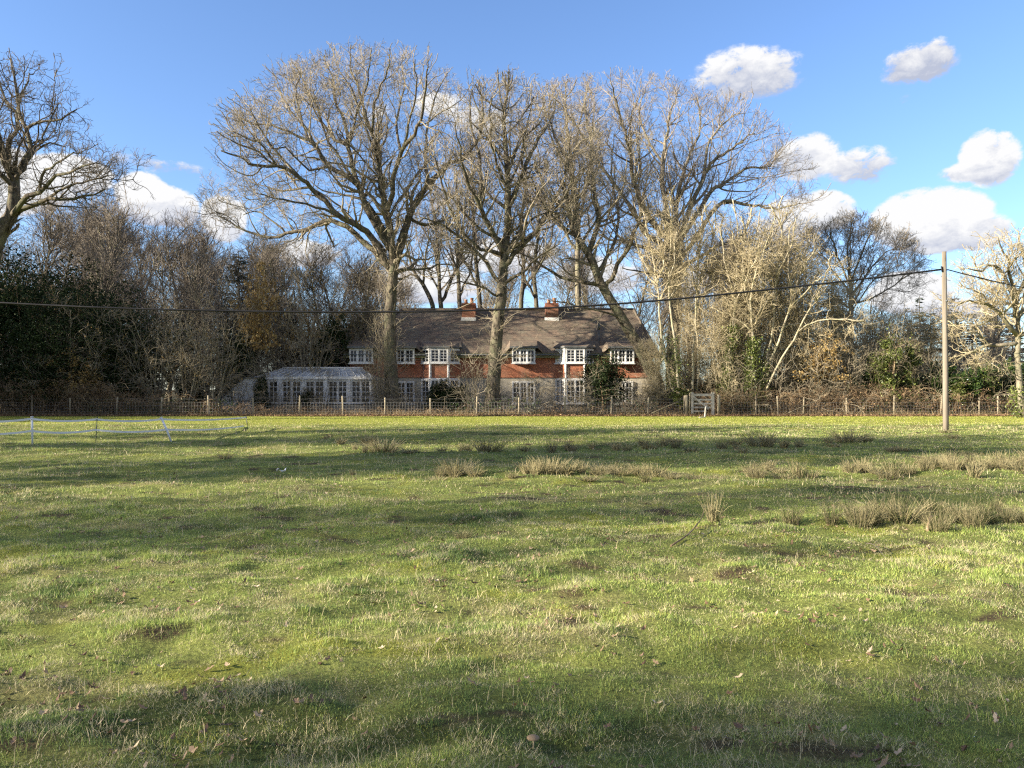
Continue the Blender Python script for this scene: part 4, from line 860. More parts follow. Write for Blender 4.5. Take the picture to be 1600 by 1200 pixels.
# ------------------------------------------------------------------ traced trees
def build_big_trees():
    O, T = MAT['oak_bark'], MAT['oak_twig']
    traced_tree('oak_tree', 'largest bare oak with a wide rounded crown, before the left part of the house', 'oak tree', 51.0, 101,
        [(612,648),(611,600),(610,540),(610,480),(614,430),(612,385),(604,335),(595,285),(590,235)], .50, .15,
        [([(610,415),(585,375),(560,352),(530,337),(490,297),(472,280),(437,260),(392,257),(375,245),(345,235)], 0.240),
         ([(608,425),(575,385),(542,352),(510,347),(480,357),(450,365),(425,372),(387,362),(355,345),(335,330)], 0.216),
         ([(608,395),(570,318),(555,284),(515,260),(490,222),(470,215),(430,197),(395,192)], 0.224),
         ([(606,380),(575,320),(557,285),(545,230),(540,200),(525,160),(518,120),(503,85)], 0.232),
         ([(545,232),(515,210),(492,160),(470,120),(455,95)], 0.120), ([(595,290),(592,235),(575,195),(562,147),(548,105),(545,68)], 0.160),
         ([(604,335),(612,300),(625,235),(647,212),(662,172),(665,122),(668,95)], 0.192),
         ([(614,420),(637,345),(655,305),(685,272),(705,252),(730,243),(755,190),(748,125)], 0.272),
         ([(668,290),(665,250),(665,210),(680,150),(700,112)], 0.136), ([(640,345),(667,352),(705,337),(735,320)], 0.128),
         ([(592,285),(570,275),(555,265),(525,255),(490,245),(470,250)], 0.104), ([(591,245),(582,210),(585,160),(600,120),(610,85)], 0.120),
         ([(437,260),(410,225),(385,215),(365,205)], 0.080), ([(625,235),(620,190),(630,140),(628,100)], 0.096), ([(530,337),(505,325),(470,318),(430,310),(400,300)], 0.096),
         ([(450,365),(430,345),(400,330),(380,335)], 0.072), ([(515,260),(480,262),(450,235),(420,232)], 0.080),([(640,430),(665,420),(690,412),(720,418)], 0.088), ([(515,260),(480,210),(450,165),(432,138)], 0.096), ([(472,280),(430,235),(400,190),(385,165)], 0.096), ([(557,285),(520,230),(490,170),(475,128)], 0.104), ([(545,230),(560,170),(575,120),(578,75)], 0.096), ([(625,235),(640,190),(650,140),(646,92)], 0.096), ([(437,260),(400,235),(365,220),(340,205)], 0.072), ([(490,222),(470,180),(462,140),(470,108)], 0.080)],
        'oak', O, T, .93, 1.0, extra=5, extraL=(5, 8.5), depth=6.5, epi=16)
    traced_tree('oak_tree', 'straight trunked bare oak standing in front of the middle of the house', 'oak tree', 50.0, 102,
        [(769,648),(771,600),(773,560),(778,500),(785,445),(787,408),(794,355),(794,285),(790,222),(787,180),(795,135)], .50, .06,
        [([(788,400),(765,355),(748,320),(730,281),(720,247),(712,195)], 0.204), ([(748,320),(751,264),(741,215),(735,165),(740,130)], 0.128),
         ([(793,330),(822,257),(835,229),(846,208),(865,180),(872,140)], 0.162), ([(786,420),(815,385),(850,345),(880,310),(900,262)], 0.187),
         ([(783,440),(750,400),(715,370),(690,350),(660,338)], 0.145), ([(784,455),(810,430),(840,402),(872,382)], 0.128), ([(794,335),(812,280),(820,220),(832,160)], 0.119),
         ([(792,300),(775,250),(765,200),(768,150)], 0.111), ([(790,380),(770,370),(735,345),(705,305),(690,270)], 0.128), ([(789,400),(820,350),(860,330),(890,335)], 0.102), ([(787,405),(745,385),(708,335),(690,285),(678,240)], .14), ([(788,395),(835,360),(868,310),(885,255),(890,215)], .14), ([(791,330),(760,300),(735,270),(705,235)], .11), ([(790,260),(815,220),(845,190),(860,165)], .09), ([(782,470),(755,450),(725,440),(700,445)], 0.085)],
        'oak', O, T, .95, .9, extra=5, extraL=(4, 6.5), depth=5, epi=9)
    traced_tree('oak_tree', 'bare oak whose thick trunk leans left across the house end', 'oak tree', 50.5, 103,
        [(1034,640),(1028,600),(1014,573),(991,529),(962,482),(940,444),(921,399),(899,364),(888,325),(880,285)], .45, .14,
        [([(941,447),(900,440),(860,425),(830,402),(800,392)], 0.145), ([(899,364),(895,300),(885,250),(862,200),(858,150)], 0.170), ([(921,399),(935,350),(930,300),(925,240),(918,190),(913,150)], 0.187),
         ([(950,460),(962,420),(985,380),(1000,330),(992,280),(1000,230)], 0.170), ([(968,492),(930,482),(890,476),(860,470)], 0.076), ([(899,364),(870,345),(845,310),(825,270)], 0.128), ([(930,420),(960,380),(965,330),(955,270),(960,210)], 0.136)],
        'oak', O, T, .95, .9, extra=4, extraL=(3, 6), depth=5, epi=7)
    traced_tree('beech_tree', 'broad many limbed bare tree behind the right end of the house, limbs fanning upward', 'beech tree', 58.0, 104,
        [(1052,640),(1052,590),(1052,540),(1056,480),(1056,440),(1053,395),(1048,350)], .62, .30,
        [([(1050,400),(1010,365),(997,341),(972,304),(937,254),(915,216),(885,175),(862,145)], 0.204), ([(1050,380),(1010,330),(990,279),(987,247),(975,200),(962,154),(955,128)], 0.221),
         ([(1052,380),(1037,310),(1037,247),(1042,210),(1050,170),(1058,148)], 0.230), ([(1054,385),(1059,310),(1075,250),(1095,200),(1088,150)], 0.212), ([(1056,390),(1094,291),(1112,254),(1147,229),(1178,208)], 0.204),
         ([(1057,400),(1106,304),(1131,288),(1169,262),(1200,262),(1215,245)], 0.187), ([(1057,415),(1122,322),(1169,319),(1215,325),(1250,318)], 0.178), ([(1053,410),(990,380),(950,372),(915,350)], 0.170),
         ([(1094,291),(1110,220),(1140,185),(1160,175)], 0.111), ([(1037,260),(1010,210),(1000,165),(1010,140)], 0.102), ([(1058,430),(1110,390),(1160,375),(1200,378),(1240,370)], 0.145), ([(1055,440),(1010,425),(970,420)], 0.111)],
        'beech', MAT['beech_bark'], MAT['beech_twig'], .93, 1.0, extra=6, extraL=(5, 8), depth=7)
    traced_tree('beech_tree', 'slender bare tree rising behind the roof between the central and leaning oaks', 'beech tree', 67.0, 105,
        [(906,640),(905,560),(904,480),(903,400),(903,341),(894,260),(885,190),(884,128)], .36, .05,
        [([(903,400),(870,340),(845,280),(838,210)], 0.136), ([(903,360),(915,300),(925,230),(930,150)], 0.145), ([(895,270),(865,220),(850,170),(856,130)], 0.102), ([(893,250),(905,200),(915,150),(918,128)], 0.085), ([(903,420),(940,370),(955,310),(962,250)], 0.119)],
        'beech', MAT['beech_bark'], MAT['beech_twig'], 1.1, 1.0, extra=3, extraL=(3, 6), depth=5)
    for (tr, lm, sd, lab) in ((
        [(689,640),(689,560),(689,485),(687,460),(685,410),(680,350),(672,300)], [([(688,470),(712,422),(725,380),(735,320)], .17), ([(686,430),(675,380),(650,340),(640,300)], .12), ([(688,455),(660,400),(650,360)], .1), ([(712,422),(730,400),(750,350)], .1)], 106, 'dark bare tree forking low behind the roof, between the two big oaks'),
        ([(755,640),(752,560),(750,480),(745,420),(740,360),(738,290),(735,220)], [([(748,450),(720,390),(705,320)], .12), ([(745,420),(775,370),(790,310)], .11), ([(740,360),(715,310),(708,250)], .1), ([(739,330),(760,270),(765,215)], .09)], 113, 'tall bare tree half hidden behind the straight trunked oak'),
        ([(812,640),(812,560),(814,480),(818,420),(815,350),(822,280),(820,215)], [([(815,450),(850,400),(868,340)], .12), ([(817,400),(795,350),(785,290)], .11), ([(817,350),(845,300),(855,240)], .1), ([(820,300),(800,250),(795,200)], .09)], 114, 'tall bare tree left of the right chimney, behind the straight trunked oak'),
        ([(672,640),(676,560),(677,485),(662,447),(647,425),(638,395),(625,340)], [([(660,445),(665,400),(672,350)], .12), ([(645,420),(620,400),(600,380)], .1)], 107, 'thin bare tree leaning left behind the roof, next to the large oak'),
        ([(722,640),(720,560),(718,480),(715,410),(715,330),(712,270)], [([(717,460),(735,420),(745,360)], .12), ([(716,430),(700,380),(695,320)], .11), ([(715,370),(728,320),(730,280)], .1)], 108, 'straight bare tree rising right behind the left chimney'),
        ([(838,640),(838,560),(838,480),(835,420),(842,350),(838,290)], [([(838,470),(815,420),(805,370)], .12), ([(836,430),(860,380),(865,330)], .12), ([(838,380),(825,330),(822,290)], .1)], 109, 'bare tree rising behind the roof beside the right chimney')):
        traced_tree('beech_tree', lab, 'bare tree', 71.0, sd, tr, .30, .06, lm, 'far', MAT['oak_bark'], MAT['wood_twig'], 1.2, 1.0, extra=5, extraL=(3, 6), depth=4, group='trees rising behind the house roof')
    traced_tree('oak_tree', 'gnarled dark oak cut off by the left edge, limbs twisting against the sky', 'oak tree', 38.0, 110,
        [(-38,640),(-35,560),(-22,450),(-8,385),(4,355),(18,330),(21,290),(19,272)], .46, .22,
        [([(20,275),(32,258),(46,240),(47,222),(38,200),(28,178),(24,150),(16,108),(12,90)], .17), ([(19,278),(8,250),(10,225),(24,200),(26,165),(40,130),(44,112)], .14), ([(40,205),(47,196),(62,187),(85,188),(100,182),(116,168)], .09),
         ([(10,343),(25,327),(45,308),(58,300),(76,288),(85,272),(105,268),(130,262),(150,255)], .15), ([(14,338),(35,325),(60,314),(82,309),(104,308),(125,309),(145,301),(162,298)], .14),
         ([(24,265),(40,255),(60,230),(80,222),(100,228)], .08), ([(58,300),(62,280),(75,262),(90,250),(112,242)], .08), ([(18,290),(0,270),(-20,255),(-40,230)], .14), ([(19,272),(0,220),(-15,180),(-20,130)], .13), ([(4,355),(-20,330),(-50,300),(-70,260)], .16), ([(82,309),(100,290),(120,285),(148,280),(168,272)], .07), ([(46,240),(62,225),(70,205),(88,160)], .07), ([(28,178),(10,160),(-5,120),(-8,95)], .08)],
        'oak', O, m_noise('dark_oak_twig', [(0.35, (0.07, 0.06, 0.042)), (0.65, (0.16, 0.13, 0.09))], 0.6), 1.15, .72, extra=3, extraL=(3, 5), depth=4)
    traced_tree('oak_tree', 'gnarled sunlit oak at the right edge, crooked low branches reaching left', 'oak tree', 44.0, 111,
        [(1600,650),(1594,610),(1592,575),(1590,544),(1592,520),(1588,495),(1590,460)], .19, .10,
        [([(1590,544),(1572,538),(1545,540),(1525,548),(1505,556),(1494,566)], .13), ([(1591,522),(1575,505),(1557,481),(1535,475),(1518,470),(1500,472),(1491,482)], .13), ([(1588,495),(1578,450),(1565,420),(1545,415),(1530,424),(1512,420)], .11),
         ([(1590,465),(1580,430),(1572,400),(1560,372)], .11), ([(1590,460),(1602,430),(1598,395),(1590,362)], .11), ([(1591,500),(1612,470),(1632,430),(1650,380)], .15), ([(1592,530),(1620,515),(1650,500),(1680,480)], .14), ([(1545,540),(1532,525),(1515,520),(1498,524)], .06), ([(1557,481),(1545,500),(1525,510),(1505,505)], .07), ([(1572,538),(1560,555),(1548,575)], .05), ([(1590,480),(1570,470),(1540,440),(1520,400)], .09)],
        'oak', MAT['beech_bark'], MAT['pale_twig'], 1.35, .62, extra=3, extraL=(3, 5), depth=3.5, ivy=700, ivy_top=.3)
    traced_tree('ash_tree', 'bare fan shaped tree against the sky between the birches and the pole', 'bare tree', 62.0, 112,
        [(1330,640),(1331,560),(1330,500),(1330,455),(1327,420)], .26, .12,
        [([(1329,450),(1310,400),(1300,370),(1298,345)], 0.081), ([(1328,440),(1325,390),(1332,350),(1330,340)], 0.087), ([(1330,445),(1345,400),(1360,365),(1372,350)], 0.081), ([(1330,465),(1360,420),(1385,395),(1400,388)], 0.074), ([(1330,475),(1365,465),(1390,450),(1420,430),(1435,425)], 0.074), ([(1329,455),(1300,420),(1280,390),(1272,365)], 0.074), ([(1330,480),(1300,460),(1270,440)], 0.062), ([(1330,490),(1355,450),(1375,430),(1405,415)], 0.062)],
        'beech', MAT['beech_bark'], MAT['beech_twig'], 1.35, .85, extra=3, extraL=(3, 5), depth=4)

def build_stems():
    PB, PT = MAT['pale_bark'], MAT['pale_twig']
    def st(name, lab, d, seed, line, r, limbs, ivy=0, it=.6, dens=1.25, lens=.9, cat='birch tree', style='wispy'):
        traced_tree(name, lab, cat, d, seed, line, r * .75, .03, limbs, style, PB, PT, dens, lens, extra=4, extraL=(1.5, 3.5), depth=2.0, ivy=ivy, ivy_top=it, group='pale stemmed trees in the hedge right of the house')
    st('birch_tree', 'pale slim stem curving up from just left of the gate, leftmost birch', 48.6, 201, [(1057,625),(1042,575),(1032,505),(1027,442),(1018,390),(1005,330)], .12, [([(1030,480),(1050,420),(1058,360)], .06), ([(1027,440),(1000,400),(985,350)], .05), ([(1024,420),(1040,370),(1045,320)], .05)], 500, .35)
    st('birch_tree', 'straight pale stem beside the leftmost birch, tapering into the crown', 48.3, 202, [(1061,627),(1056,555),(1047,475),(1046,415),(1050,350),(1048,310)], .11, [([(1050,480),(1070,430),(1080,370)], .05), ([(1047,430),(1030,380),(1035,330)], .05)], 500, .35)
    st('birch_tree', 'twin white birch stem standing directly behind the gate', 48.8, 203, [(1082,612),(1083,560),(1087,500),(1090,440),(1094,380),(1100,325)], .11, [([(1088,480),(1110,440),(1125,390),(1130,340)], .055), ([(1090,450),(1075,400),(1070,350)], .05)], 0)
    st('birch_tree', 'second white birch stem behind the gate, slightly right of its twin', 49.2, 204, [(1089,612),(1092,550),(1087,500),(1096,430),(1115,370),(1120,320)], .09, [([(1092,450),(1110,400),(1140,360)], .05)], 0)
    st('ivy_tree', 'ivy covered trunk right of the white birches', 48.5, 205, [(1137,632),(1135,585),(1143,530),(1147,495),(1150,450),(1155,390),(1150,330)], .12, [([(1148,480),(1170,430),(1180,370),(1190,320)], .06), ([(1149,460),(1130,400),(1125,350)], .05)], 3200, .42, cat='ivy covered tree')
    st('ivy_tree', 'thick ivy clad trunk with a pollarded fork of pale branches', 48.0, 206, [(1172,638),(1172,600),(1175,550),(1176,512),(1167,462),(1160,420),(1165,360)], .13, [([(1176,512),(1172,470),(1180,430),(1195,390),(1210,340)], .07), ([(1175,505),(1195,475),(1215,440),(1225,390)], .06), ([(1174,515),(1155,500),(1130,488),(1110,480)], .05)], 3600, .40, cat='ivy covered tree')
    st('birch_tree', 'pale stem leaning right out of the hedge, forked with its neighbour', 48.2, 207, [(1182,630),(1192,580),(1210,550),(1230,495),(1240,462),(1252,420),(1268,370)], .11, [([(1222,520),(1250,505),(1270,520)], .04), ([(1235,480),(1262,450),(1285,430)], .05), ([(1240,460),(1230,410),(1235,360)], .05)], 700, .25)
    st('birch_tree', 'upright pale stem sharing a base with the leaning one', 48.6, 208, [(1190,625),(1198,565),(1206,520),(1210,475),(1214,420),(1222,370),(1218,320)], .10, [([(1210,480),(1190,440),(1188,390)], .05), ([(1212,440),(1235,390),(1245,340)], .05)], 500, .25)
    st('birch_tree', 'long pale pole-like stem leaning far right over the ochre shrub', 47.8, 209, [(1196,612),(1217,567),(1240,532),(1258,495),(1275,470),(1300,440),(1325,420)], .085, [([(1250,512),(1285,500),(1320,498),(1350,505)], .05), ([(1258,500),(1275,520),(1300,545)], .035), ([(1275,470),(1290,430),(1300,400)], .04)], 0)

def build_backdrop():
    rg = np.random.default_rng(77)
    W, WT = MAT['beech_bark'], MAT['wood_twig']
    # three grown trees, copied through the wood
    protos = [auto_tree('woodland_tree', 'x', 'bare tree', 13.5, 3.6, .20, 301, 'far', W, WT, nl=22, clear=.25, dens=1.15, up=.10, ang=(25, 55)),
              auto_tree('woodland_tree', 'x', 'bare tree', 15.0, 4.2, .24, 302, 'far', W, WT, nl=26, clear=.22, dens=1.15, up=.08, ang=(30, 65), gn=.16),
              auto_tree('woodland_tree', 'x', 'bare tree', 11.5, 3.4, .17, 303, 'far', W, WT, nl=22, clear=.15, dens=1.2, up=.10, ang=(25, 60))]
    used = [False] * 3
    def place(k, px, pt, d, lab, grp, wide=1.0):
        h = (13.5, 15.0, 11.5)[k]; s = Z(pt, d) / (h * 1.12); q = None; loc = (X(px, d), d, 0); rz = rg.random() * 6.28
        if not used[k]:
            used[k] = True; o = protos[k]; o['sx'] = px; o.location = loc; o.rotation_euler = (0, 0, rz); o.scale = (s * wide, s * wide, s); tag(o, lab, 'bare tree', grp)
        else: dup(protos[k], loc, rz, (s * wide, s * wide, s), lab, grp)['sx'] = px
    G1 = 'bare trees of the wood behind the left hedge'; L1 = 'numbered'
    for (px, pt, d, k) in ((-60,330,62,0),(-10,345,58,1),(45,335,60,0),(85,318,66,1),(125,322,62,0),(160,320,66,1),(200,330,70,0),(225,345,64,2),(260,352,76,0),(290,358,70,1),(325,372,76,0),(350,400,72,2),(400,388,80,0),(430,392,72,1),(465,385,78,0),(500,392,70,2),(530,400,74,1),(60,380,54,2),(150,390,56,2),(210,400,58,2),(265,398,60,2),(310,410,60,2),(340,425,62,2),(440,420,64,2),(485,425,62,2),(560,415,66,2),(585,420,72,0),
                          (120,350,74,1),(30,360,80,0),(180,355,82,1),(240,372,86,0),(300,388,88,1),(375,408,88,0),(520,405,86,1),(600,440,64,2),(455,402,58,2),(505,398,60,1),(548,405,57,2),(590,400,60,1),(640,428,62,2),(410,415,57,2)):
        place(k, px, pt, d, L1, G1, 1.15)
    G2 = 'bare trees behind the house and the right hedge'; L2 = 'numbered'
    for (px, pt, d, k) in ((640,430,84,0),(740,440,86,1),(770,420,80,0),(870,400,84,1),(950,380,80,0),(990,370,86,1),(1020,380,72,0),(1085,375,76,1),(1120,380,70,0),(1160,370,74,1),(1195,360,68,0),(1230,370,72,1),(1262,385,66,0),(1290,430,70,2),(1360,470,72,2),(1400,480,80,2),(1440,490,76,2),(1500,470,78,2),(1540,450,70,2),(1570,430,76,2),(1620,420,72,0),(1660,430,76,1),(1310,465,58,2),(1375,500,60,2),(1425,505,64,2),(1460,515,58,2)):
        place(k, px, pt, d, L2, G2, 1.1)
    # conifers
    def con(px, pt, d, w, seed, lab, proto=None):
        h = Z(pt, d)
        if proto is None: o = conifer('conifer', lab, h, w, seed)
        else: o = dup(proto, (0, 0, 0), rg.random() * 6, 1.0, lab); s = h / proto['h']; o.scale = (s * w, s * w, s)
        o.location = (X(px, d), d, 0); o['h'] = h; return o
    con(372, 392, 57, 5.4, 401, 'dark pointed conifer rising above the hedge left of the large oak')
    c2 = con(1437, 462, 90, 3.2, 402, 'small pointed spruce on the skyline left of the pole')
    con(1492, 462, 88, 1.3, 0, 'ragged spruce on the skyline just right of the pole', c2); con(1418, 478, 95, .8, 0, 'lowest thin spruce on the skyline, farthest left of the skyline spruces', c2); con(1548, 462, 86, 1.4, 0, 'broad spruce on the skyline behind the right edge oak', c2)
    con(1300, 432, 63, 1.5, 0, 'dark conifer behind the leaning birch stems', c2); con(455, 470, 58, 1.2, 0, 'dark conifer low behind the ochre shrubs by the conservatory', c2)
    for q in range(5): con(1455 + q * 32, 486 + rg.normal() * 4, 98 + q, 1.5, 0, 'dark spruce in the distant plantation behind the hedge, %s from the left' % ORD[q], c2)['group'] = 'distant plantation spruces'
    # big evergreens of the left wood and hedge
    def bush(w, h, seed, mat, lab, px, d, **k):
        o = leafy_bush(k.pop('name', 'evergreen_shrub'), lab, k.pop('cat', 'evergreen shrub'), w, h, seed, MAT[mat], **k); o.location = (X(px, d), d, 0); o['w'] = w; return o
    b1 = bush(8.5, 10.0, 501, 'evergreen', 'tall dark holly, tallest evergreen of the left hedge, beneath the gnarled oak', 45, 50.6, n=26000, size=.17, lobes=26, name='holly_tree', cat='holly')
    for (px, d, s, lab) in ((140, 50.8, (1.0, .9, .82), 'dark rounded holly right of the tallest one'), (215, 51.5, (.8, .9, .62), 'smaller dark holly next to the multi stemmed hazels'), (-40, 50, (1, 1, .85), 'dark holly at the very left edge of the hedge'), (90, 49.6, (.9, .7, .42), 'low dark evergreen at the foot of the left hollies')):
        dup(b1, (X(px, d), d, 0), rg.random() * 6, s, lab, 'dark hollies of the left hedge')
    b1['group'] = 'dark hollies of the left hedge'
    b2 = bush(4.6, 3.2, 502, 'evergreen', 'low spreading rhododendron in the shade under the left hollies', 25, 49.2, n=9000, size=.14, lobes=10, dep=2.2)
    for (px, d, s, lab) in ((374, 54.6, (.8, .7, 1.6), 'dark yew bush between the outbuilding and the conifer'), (365, 53, (1.0, .8, 1.5), 'dark evergreen bush above the white outbuilding'), (512, 55.6, (1.1, 1, 1.9), 'dark evergreen behind the conservatory roof'), (545, 62, (1.2, 1, 2.2), 'dark evergreen behind the left end of the roof'), (685, 51, (.75, .6, .62), 'low dark bush under the left bay window'), (712, 50.2, (.6, .6, .55), 'low dark bush between the left bay and the central oak'),
                          (300, 50.5, (1, .8, .8), 'dark bush behind the hazel stems'), (200, 49.6, (.8, .6, .7), 'dark low bush left of the hazel stems')):
        dup(b2, (X(px, d), d, 0), rg.random() * 6, s, lab, 'dark evergreen shrubs along the hedge')
    for (px, d, s, lab) in ((408, 51.0, (.32, .4, .75), 'narrow dark evergreen between the outbuilding and the conservatory'), (478, 51.3, (.3, .4, .45), 'small dark evergreen in front of the conservatory')):
        dup(b2, (X(px, d), d, 0), rg.random() * 6, s, lab, 'dark evergreen shrubs along the hedge')
    b2['group'] = 'dark evergreen shrubs along the hedge'
    # climbing bush in front of the right bay
    bush(3.3, 4.1, 503, 'evergreen', 'tall dark twiggy bush hiding the right side of the right bay window', 945, 51.8, n=7000, size=.12, lobes=10, group='dark evergreen shrubs along the hedge')
    b3 = bush(5.0, 2.7, 504, 'laurel', 'laurel hedge plant right of the pole, just behind the fence', 1500, 48.6, n=12000, size=.15, lobes=10, dep=2.0, name='laurel_bush', cat='laurel')
    b3['group'] = 'laurels behind the right hand fence'
    for (px, d, s, lab) in ((1565, 50.0, (1.1, 1, 1.05), 'dark laurel at the right edge, under the gnarled oak'), (1440, 49.8, (1, 1, .95), 'dark laurel left of the pole'), (1385, 50.2, (1, 1, .9), 'laurel behind the ivy clad stumps'), (1330, 50, (1, 1, .85), 'laurel behind the brambles below the fan shaped tree'), (1275, 50.6, (.9, 1, .8), 'laurel behind the ochre shrub'), (1225, 50.4, (.9, 1, .8), 'dark laurel at the foot of the leaning birches'), (1105, 51.2, (.7, .8, .85), 'dark laurel behind the gate'), (1150, 50.8, (.8, .8, .8), 'dark laurel between the two ivy clad trunks'), (1630, 49, (1, 1, 1.1), 'laurel running out of the picture at the right')):
        dup(b3, (X(px, d), d, 0), rg.random() * 6, s, lab, 'laurels behind the right hand fence')
    b4 = bush(1.25, 5.2, 505, 'ivy', 'tallest column of bright ivy on a dead stump, left of the pole', 1393, 47.9, n=2600, size=.15, lobes=9, dep=1.0, name='ivy_column', cat='ivy')
    b4['group'] = 'ivy columns in the right hedge'
    for (px, d, s, lab) in ((1425, 48.3, (.7, .8, .9), 'slim column of bright ivy between the tallest one and the pole'), (1370, 48.8, (.8, .8, .8), 'yellowish ivy column left of the tallest one'), (1540, 48.2, (.7, .8, .62), 'ivy on a leaning stem right of the pole'), (1494, 47.8, (.9, .9, .42), 'low bright ivy bush touching the pole on its right'), (1066, 48.4, (.8, .8, .36), 'bright ivy at the foot of the leftmost birch'), (1600, 47.8, (.8, .8, .3), 'low bright ivy at the base of the right edge oak')):
        dup(b4, (X(px, d), d, 0), rg.random() * 6, s, lab, 'ivy columns in the right hedge')
    # shrubs still holding tan leaves
    H = dict(clear=.1, nl=10)
    t1 = auto_tree('hazel_shrub', 'ochre leaved shrub spreading below the leaning birches, right of the ivy trunks', 'leafy shrub', 3.9, 2.0, .045, 601, 'wispy', MAT['oak_bark'], MAT['oak_twig'], stems=8, dens=.9, leafmat=MAT['tan_leaf'], nleaf=2300, leafsize=.14, leafz=(.55, 1.3), group='shrubs with tan leaves')
    t1.location = (X(1272, 48.2), 48.2, 0)
    for (px, d, s, lab) in ((532, 57.5, (.9, .6, 1.3), 'ochre leaved shrub over the right end of the conservatory roof'), (500, 57, (1.1, 1, 1.45), 'ochre leaved shrub above the middle of the conservatory'), (420, 53.5, (1.2, 1, 2.05), 'tall yellowish shrub right of the pointed conifer'), (130, 48.6, (1.25, .7, .82), 'tan leaved shrub glowing in the shade under the left hollies')):
        dup(t1, (X(px, d), d, 0), rg.random() * 6, s, lab, 'shrubs with tan leaves')
    # many-stemmed bare shrubs
    s1 = auto_tree('bare_shrub', 'x', 'bare shrub', 6.4, 2.6, .06, 602, 'wispy', MAT['beech_bark'], MAT['oak_twig'], stems=13, dens=.7, leafmat=MAT['tan_leaf'], nleaf=260, leafsize=.11)
    s2 = auto_tree('bare_shrub', 'x', 'bare shrub', 4.2, 2.4, .04, 603, 'wispy', MAT['oak_bark'], MAT['oak_twig'], stems=9, dens=.75)
    s3 = auto_tree('bare_shrub', 'x', 'bare shrub', 7.0, 3.0, .07, 604, 'wispy', MAT['pale_bark'], MAT['pale_twig'], stems=13, dens=1.3)
    s1.location = (X(290, 49), 49, 0); s2.location = (X(740, 48.6), 48.6, 0); s3.location = (X(1125, 49.6), 49.6, 0)
    tag(s1, 'multi stemmed bare hazel with several pale leaning stems, left of the outbuilding', None, 'bare hazels in the left hedge')
    tag(s2, 'bare twiggy shrub between the left bay and the central oak', None, 'low bare shrubs along the fence'); tag(s3, 'pale twiggy tree-like shrub filling the gap right of the leaning oak', None, 'pale twiggy shrubs of the right hedge')
    for (px, d, s, lab) in ((245, 49.5, (1, 1, 1.0), 'bare hazel at the left end of the hazel clump'), (330, 49.6, (1, 1, 1.1), 'bare hazel right of the leaning hazel stems'), (376, 54.8, (1, 1, 1.25), 'bare hazel in front of the pointed conifer'), (480, 53.8, (1, 1, 1.4), 'bare hazel behind the conservatory'), (592, 50.4, (.4, .4, .9), 'bare hazel against the trunk of the largest oak'), (170, 49.4, (1.2, 1, .95), 'grey bare hazel in front of the hollies'), (75, 48.7, (1.1, 1, .62), 'low grey bare hazel at the far left'), (10, 48.9, (1.3, 1, .75), 'low grey bare hazel under the left edge oak'),(118, 48.6, (1.0, 1, 1.05), 'tall bare hazel before the second holly')):
        dup(s1, (X(px, d), d, 0), rg.random() * 6, s, lab, 'bare hazels in the left hedge')
    for (px, d, s, lab) in ((660, 50.8, (.8, .7, .5), 'low bare shrub under the left bay'), (800, 50.6, (.9, .7, .5), 'low bare shrub right of the central oak trunk'), (860, 50.8, (.9, .7, .45), 'low bare shrub left of the right bay'), (1012, 49.8, (.8, .7, .6), 'low bare shrub at the right end of the house'), (630, 49.5, (.6, .6, .5), 'low bare shrub right of the large oak trunk'), (415, 51.2, (.9, .8, .75), 'bare shrub before the left end of the conservatory'), (505, 51.0, (.9, .8, .7), 'bare shrub before the middle of the conservatory'), (460, 50.7, (.8, .8, .6), 'bare shrub before the conservatory, left of its middle'), (370, 50.0, (.9, .8, .6), 'bare shrub before the white outbuilding'), (580, 50.6, (.8, .8, .8), 'bare shrub before the right end of the conservatory'), (830, 48.4, (1, .8, .6), 'low bare shrub below the middle upper window'), (905, 48.5, (.8, .8, .7), 'low bare shrub before the right bay'), (990, 48.6, (.8, .8, .5), 'bare shrub beneath the leaning oak'), (1215, 48.4, (1.1, .8, .9), 'bare brown shrub below the leaning birches'), (1310, 48.4, (1.2, .8, .85), 'bare brown shrub right of the ochre one'), (1350, 48.8, (1.2, .8, 1.1), 'bare brown shrub left of the ivy columns'), (1445, 48.3, (1.1, .8, .95), 'bare brown shrub left of the pole'), (1530, 48.4, (1.1, .8, 1.0), 'bare stemmed shrub right of the pole'), (1160, 48.0, (.9, .8, .85), 'bare shrub between the ivy clad trunks'), (1580, 48.2, (1, .8, .7), 'bare shrub under the right edge oak')):
        dup(s2, (X(px, d), d, 0), rg.random() * 6, s, lab, 'low bare shrubs along the fence')
    for (px, d, s, lab) in ((1028, 49.2, (.55, .55, .62), 'low pale twiggy shrub round the foot of the leaning oak'), (1082, 51.0, (.75, .75, 1.3), 'tall pale twiggy tree behind the twin birches'), (1150, 50.2, (1, 1, 1.35), 'tall pale twiggy tree behind the ivy clad trunks'), (1195, 51, (1, 1, 1.45), 'tallest pale twiggy tree, behind the forked birch'), (1240, 50.4, (1, 1, 1.3), 'pale twiggy tree behind the leaning birch stems'), (1290, 52, (1, 1, 1.15), 'pale twiggy tree before the dark conifer'), (1380, 51.5, (1, 1, .9), 'pale twiggy shrub behind the ivy columns'), (1430, 52, (1.1, 1, .85), 'pale twiggy shrub left of the pole'), (1345, 52, (1, 1, .85), 'pale twiggy shrub under the fan shaped tree')):
        dup(s3, (X(px, d), d, 0), rg.random() * 6, s, lab, 'pale twiggy shrubs of the right hedge')
    # off to the left of the picture the wood comes round the field; its low sun shadows fall over the grass
    for o in (protos[0],): pass

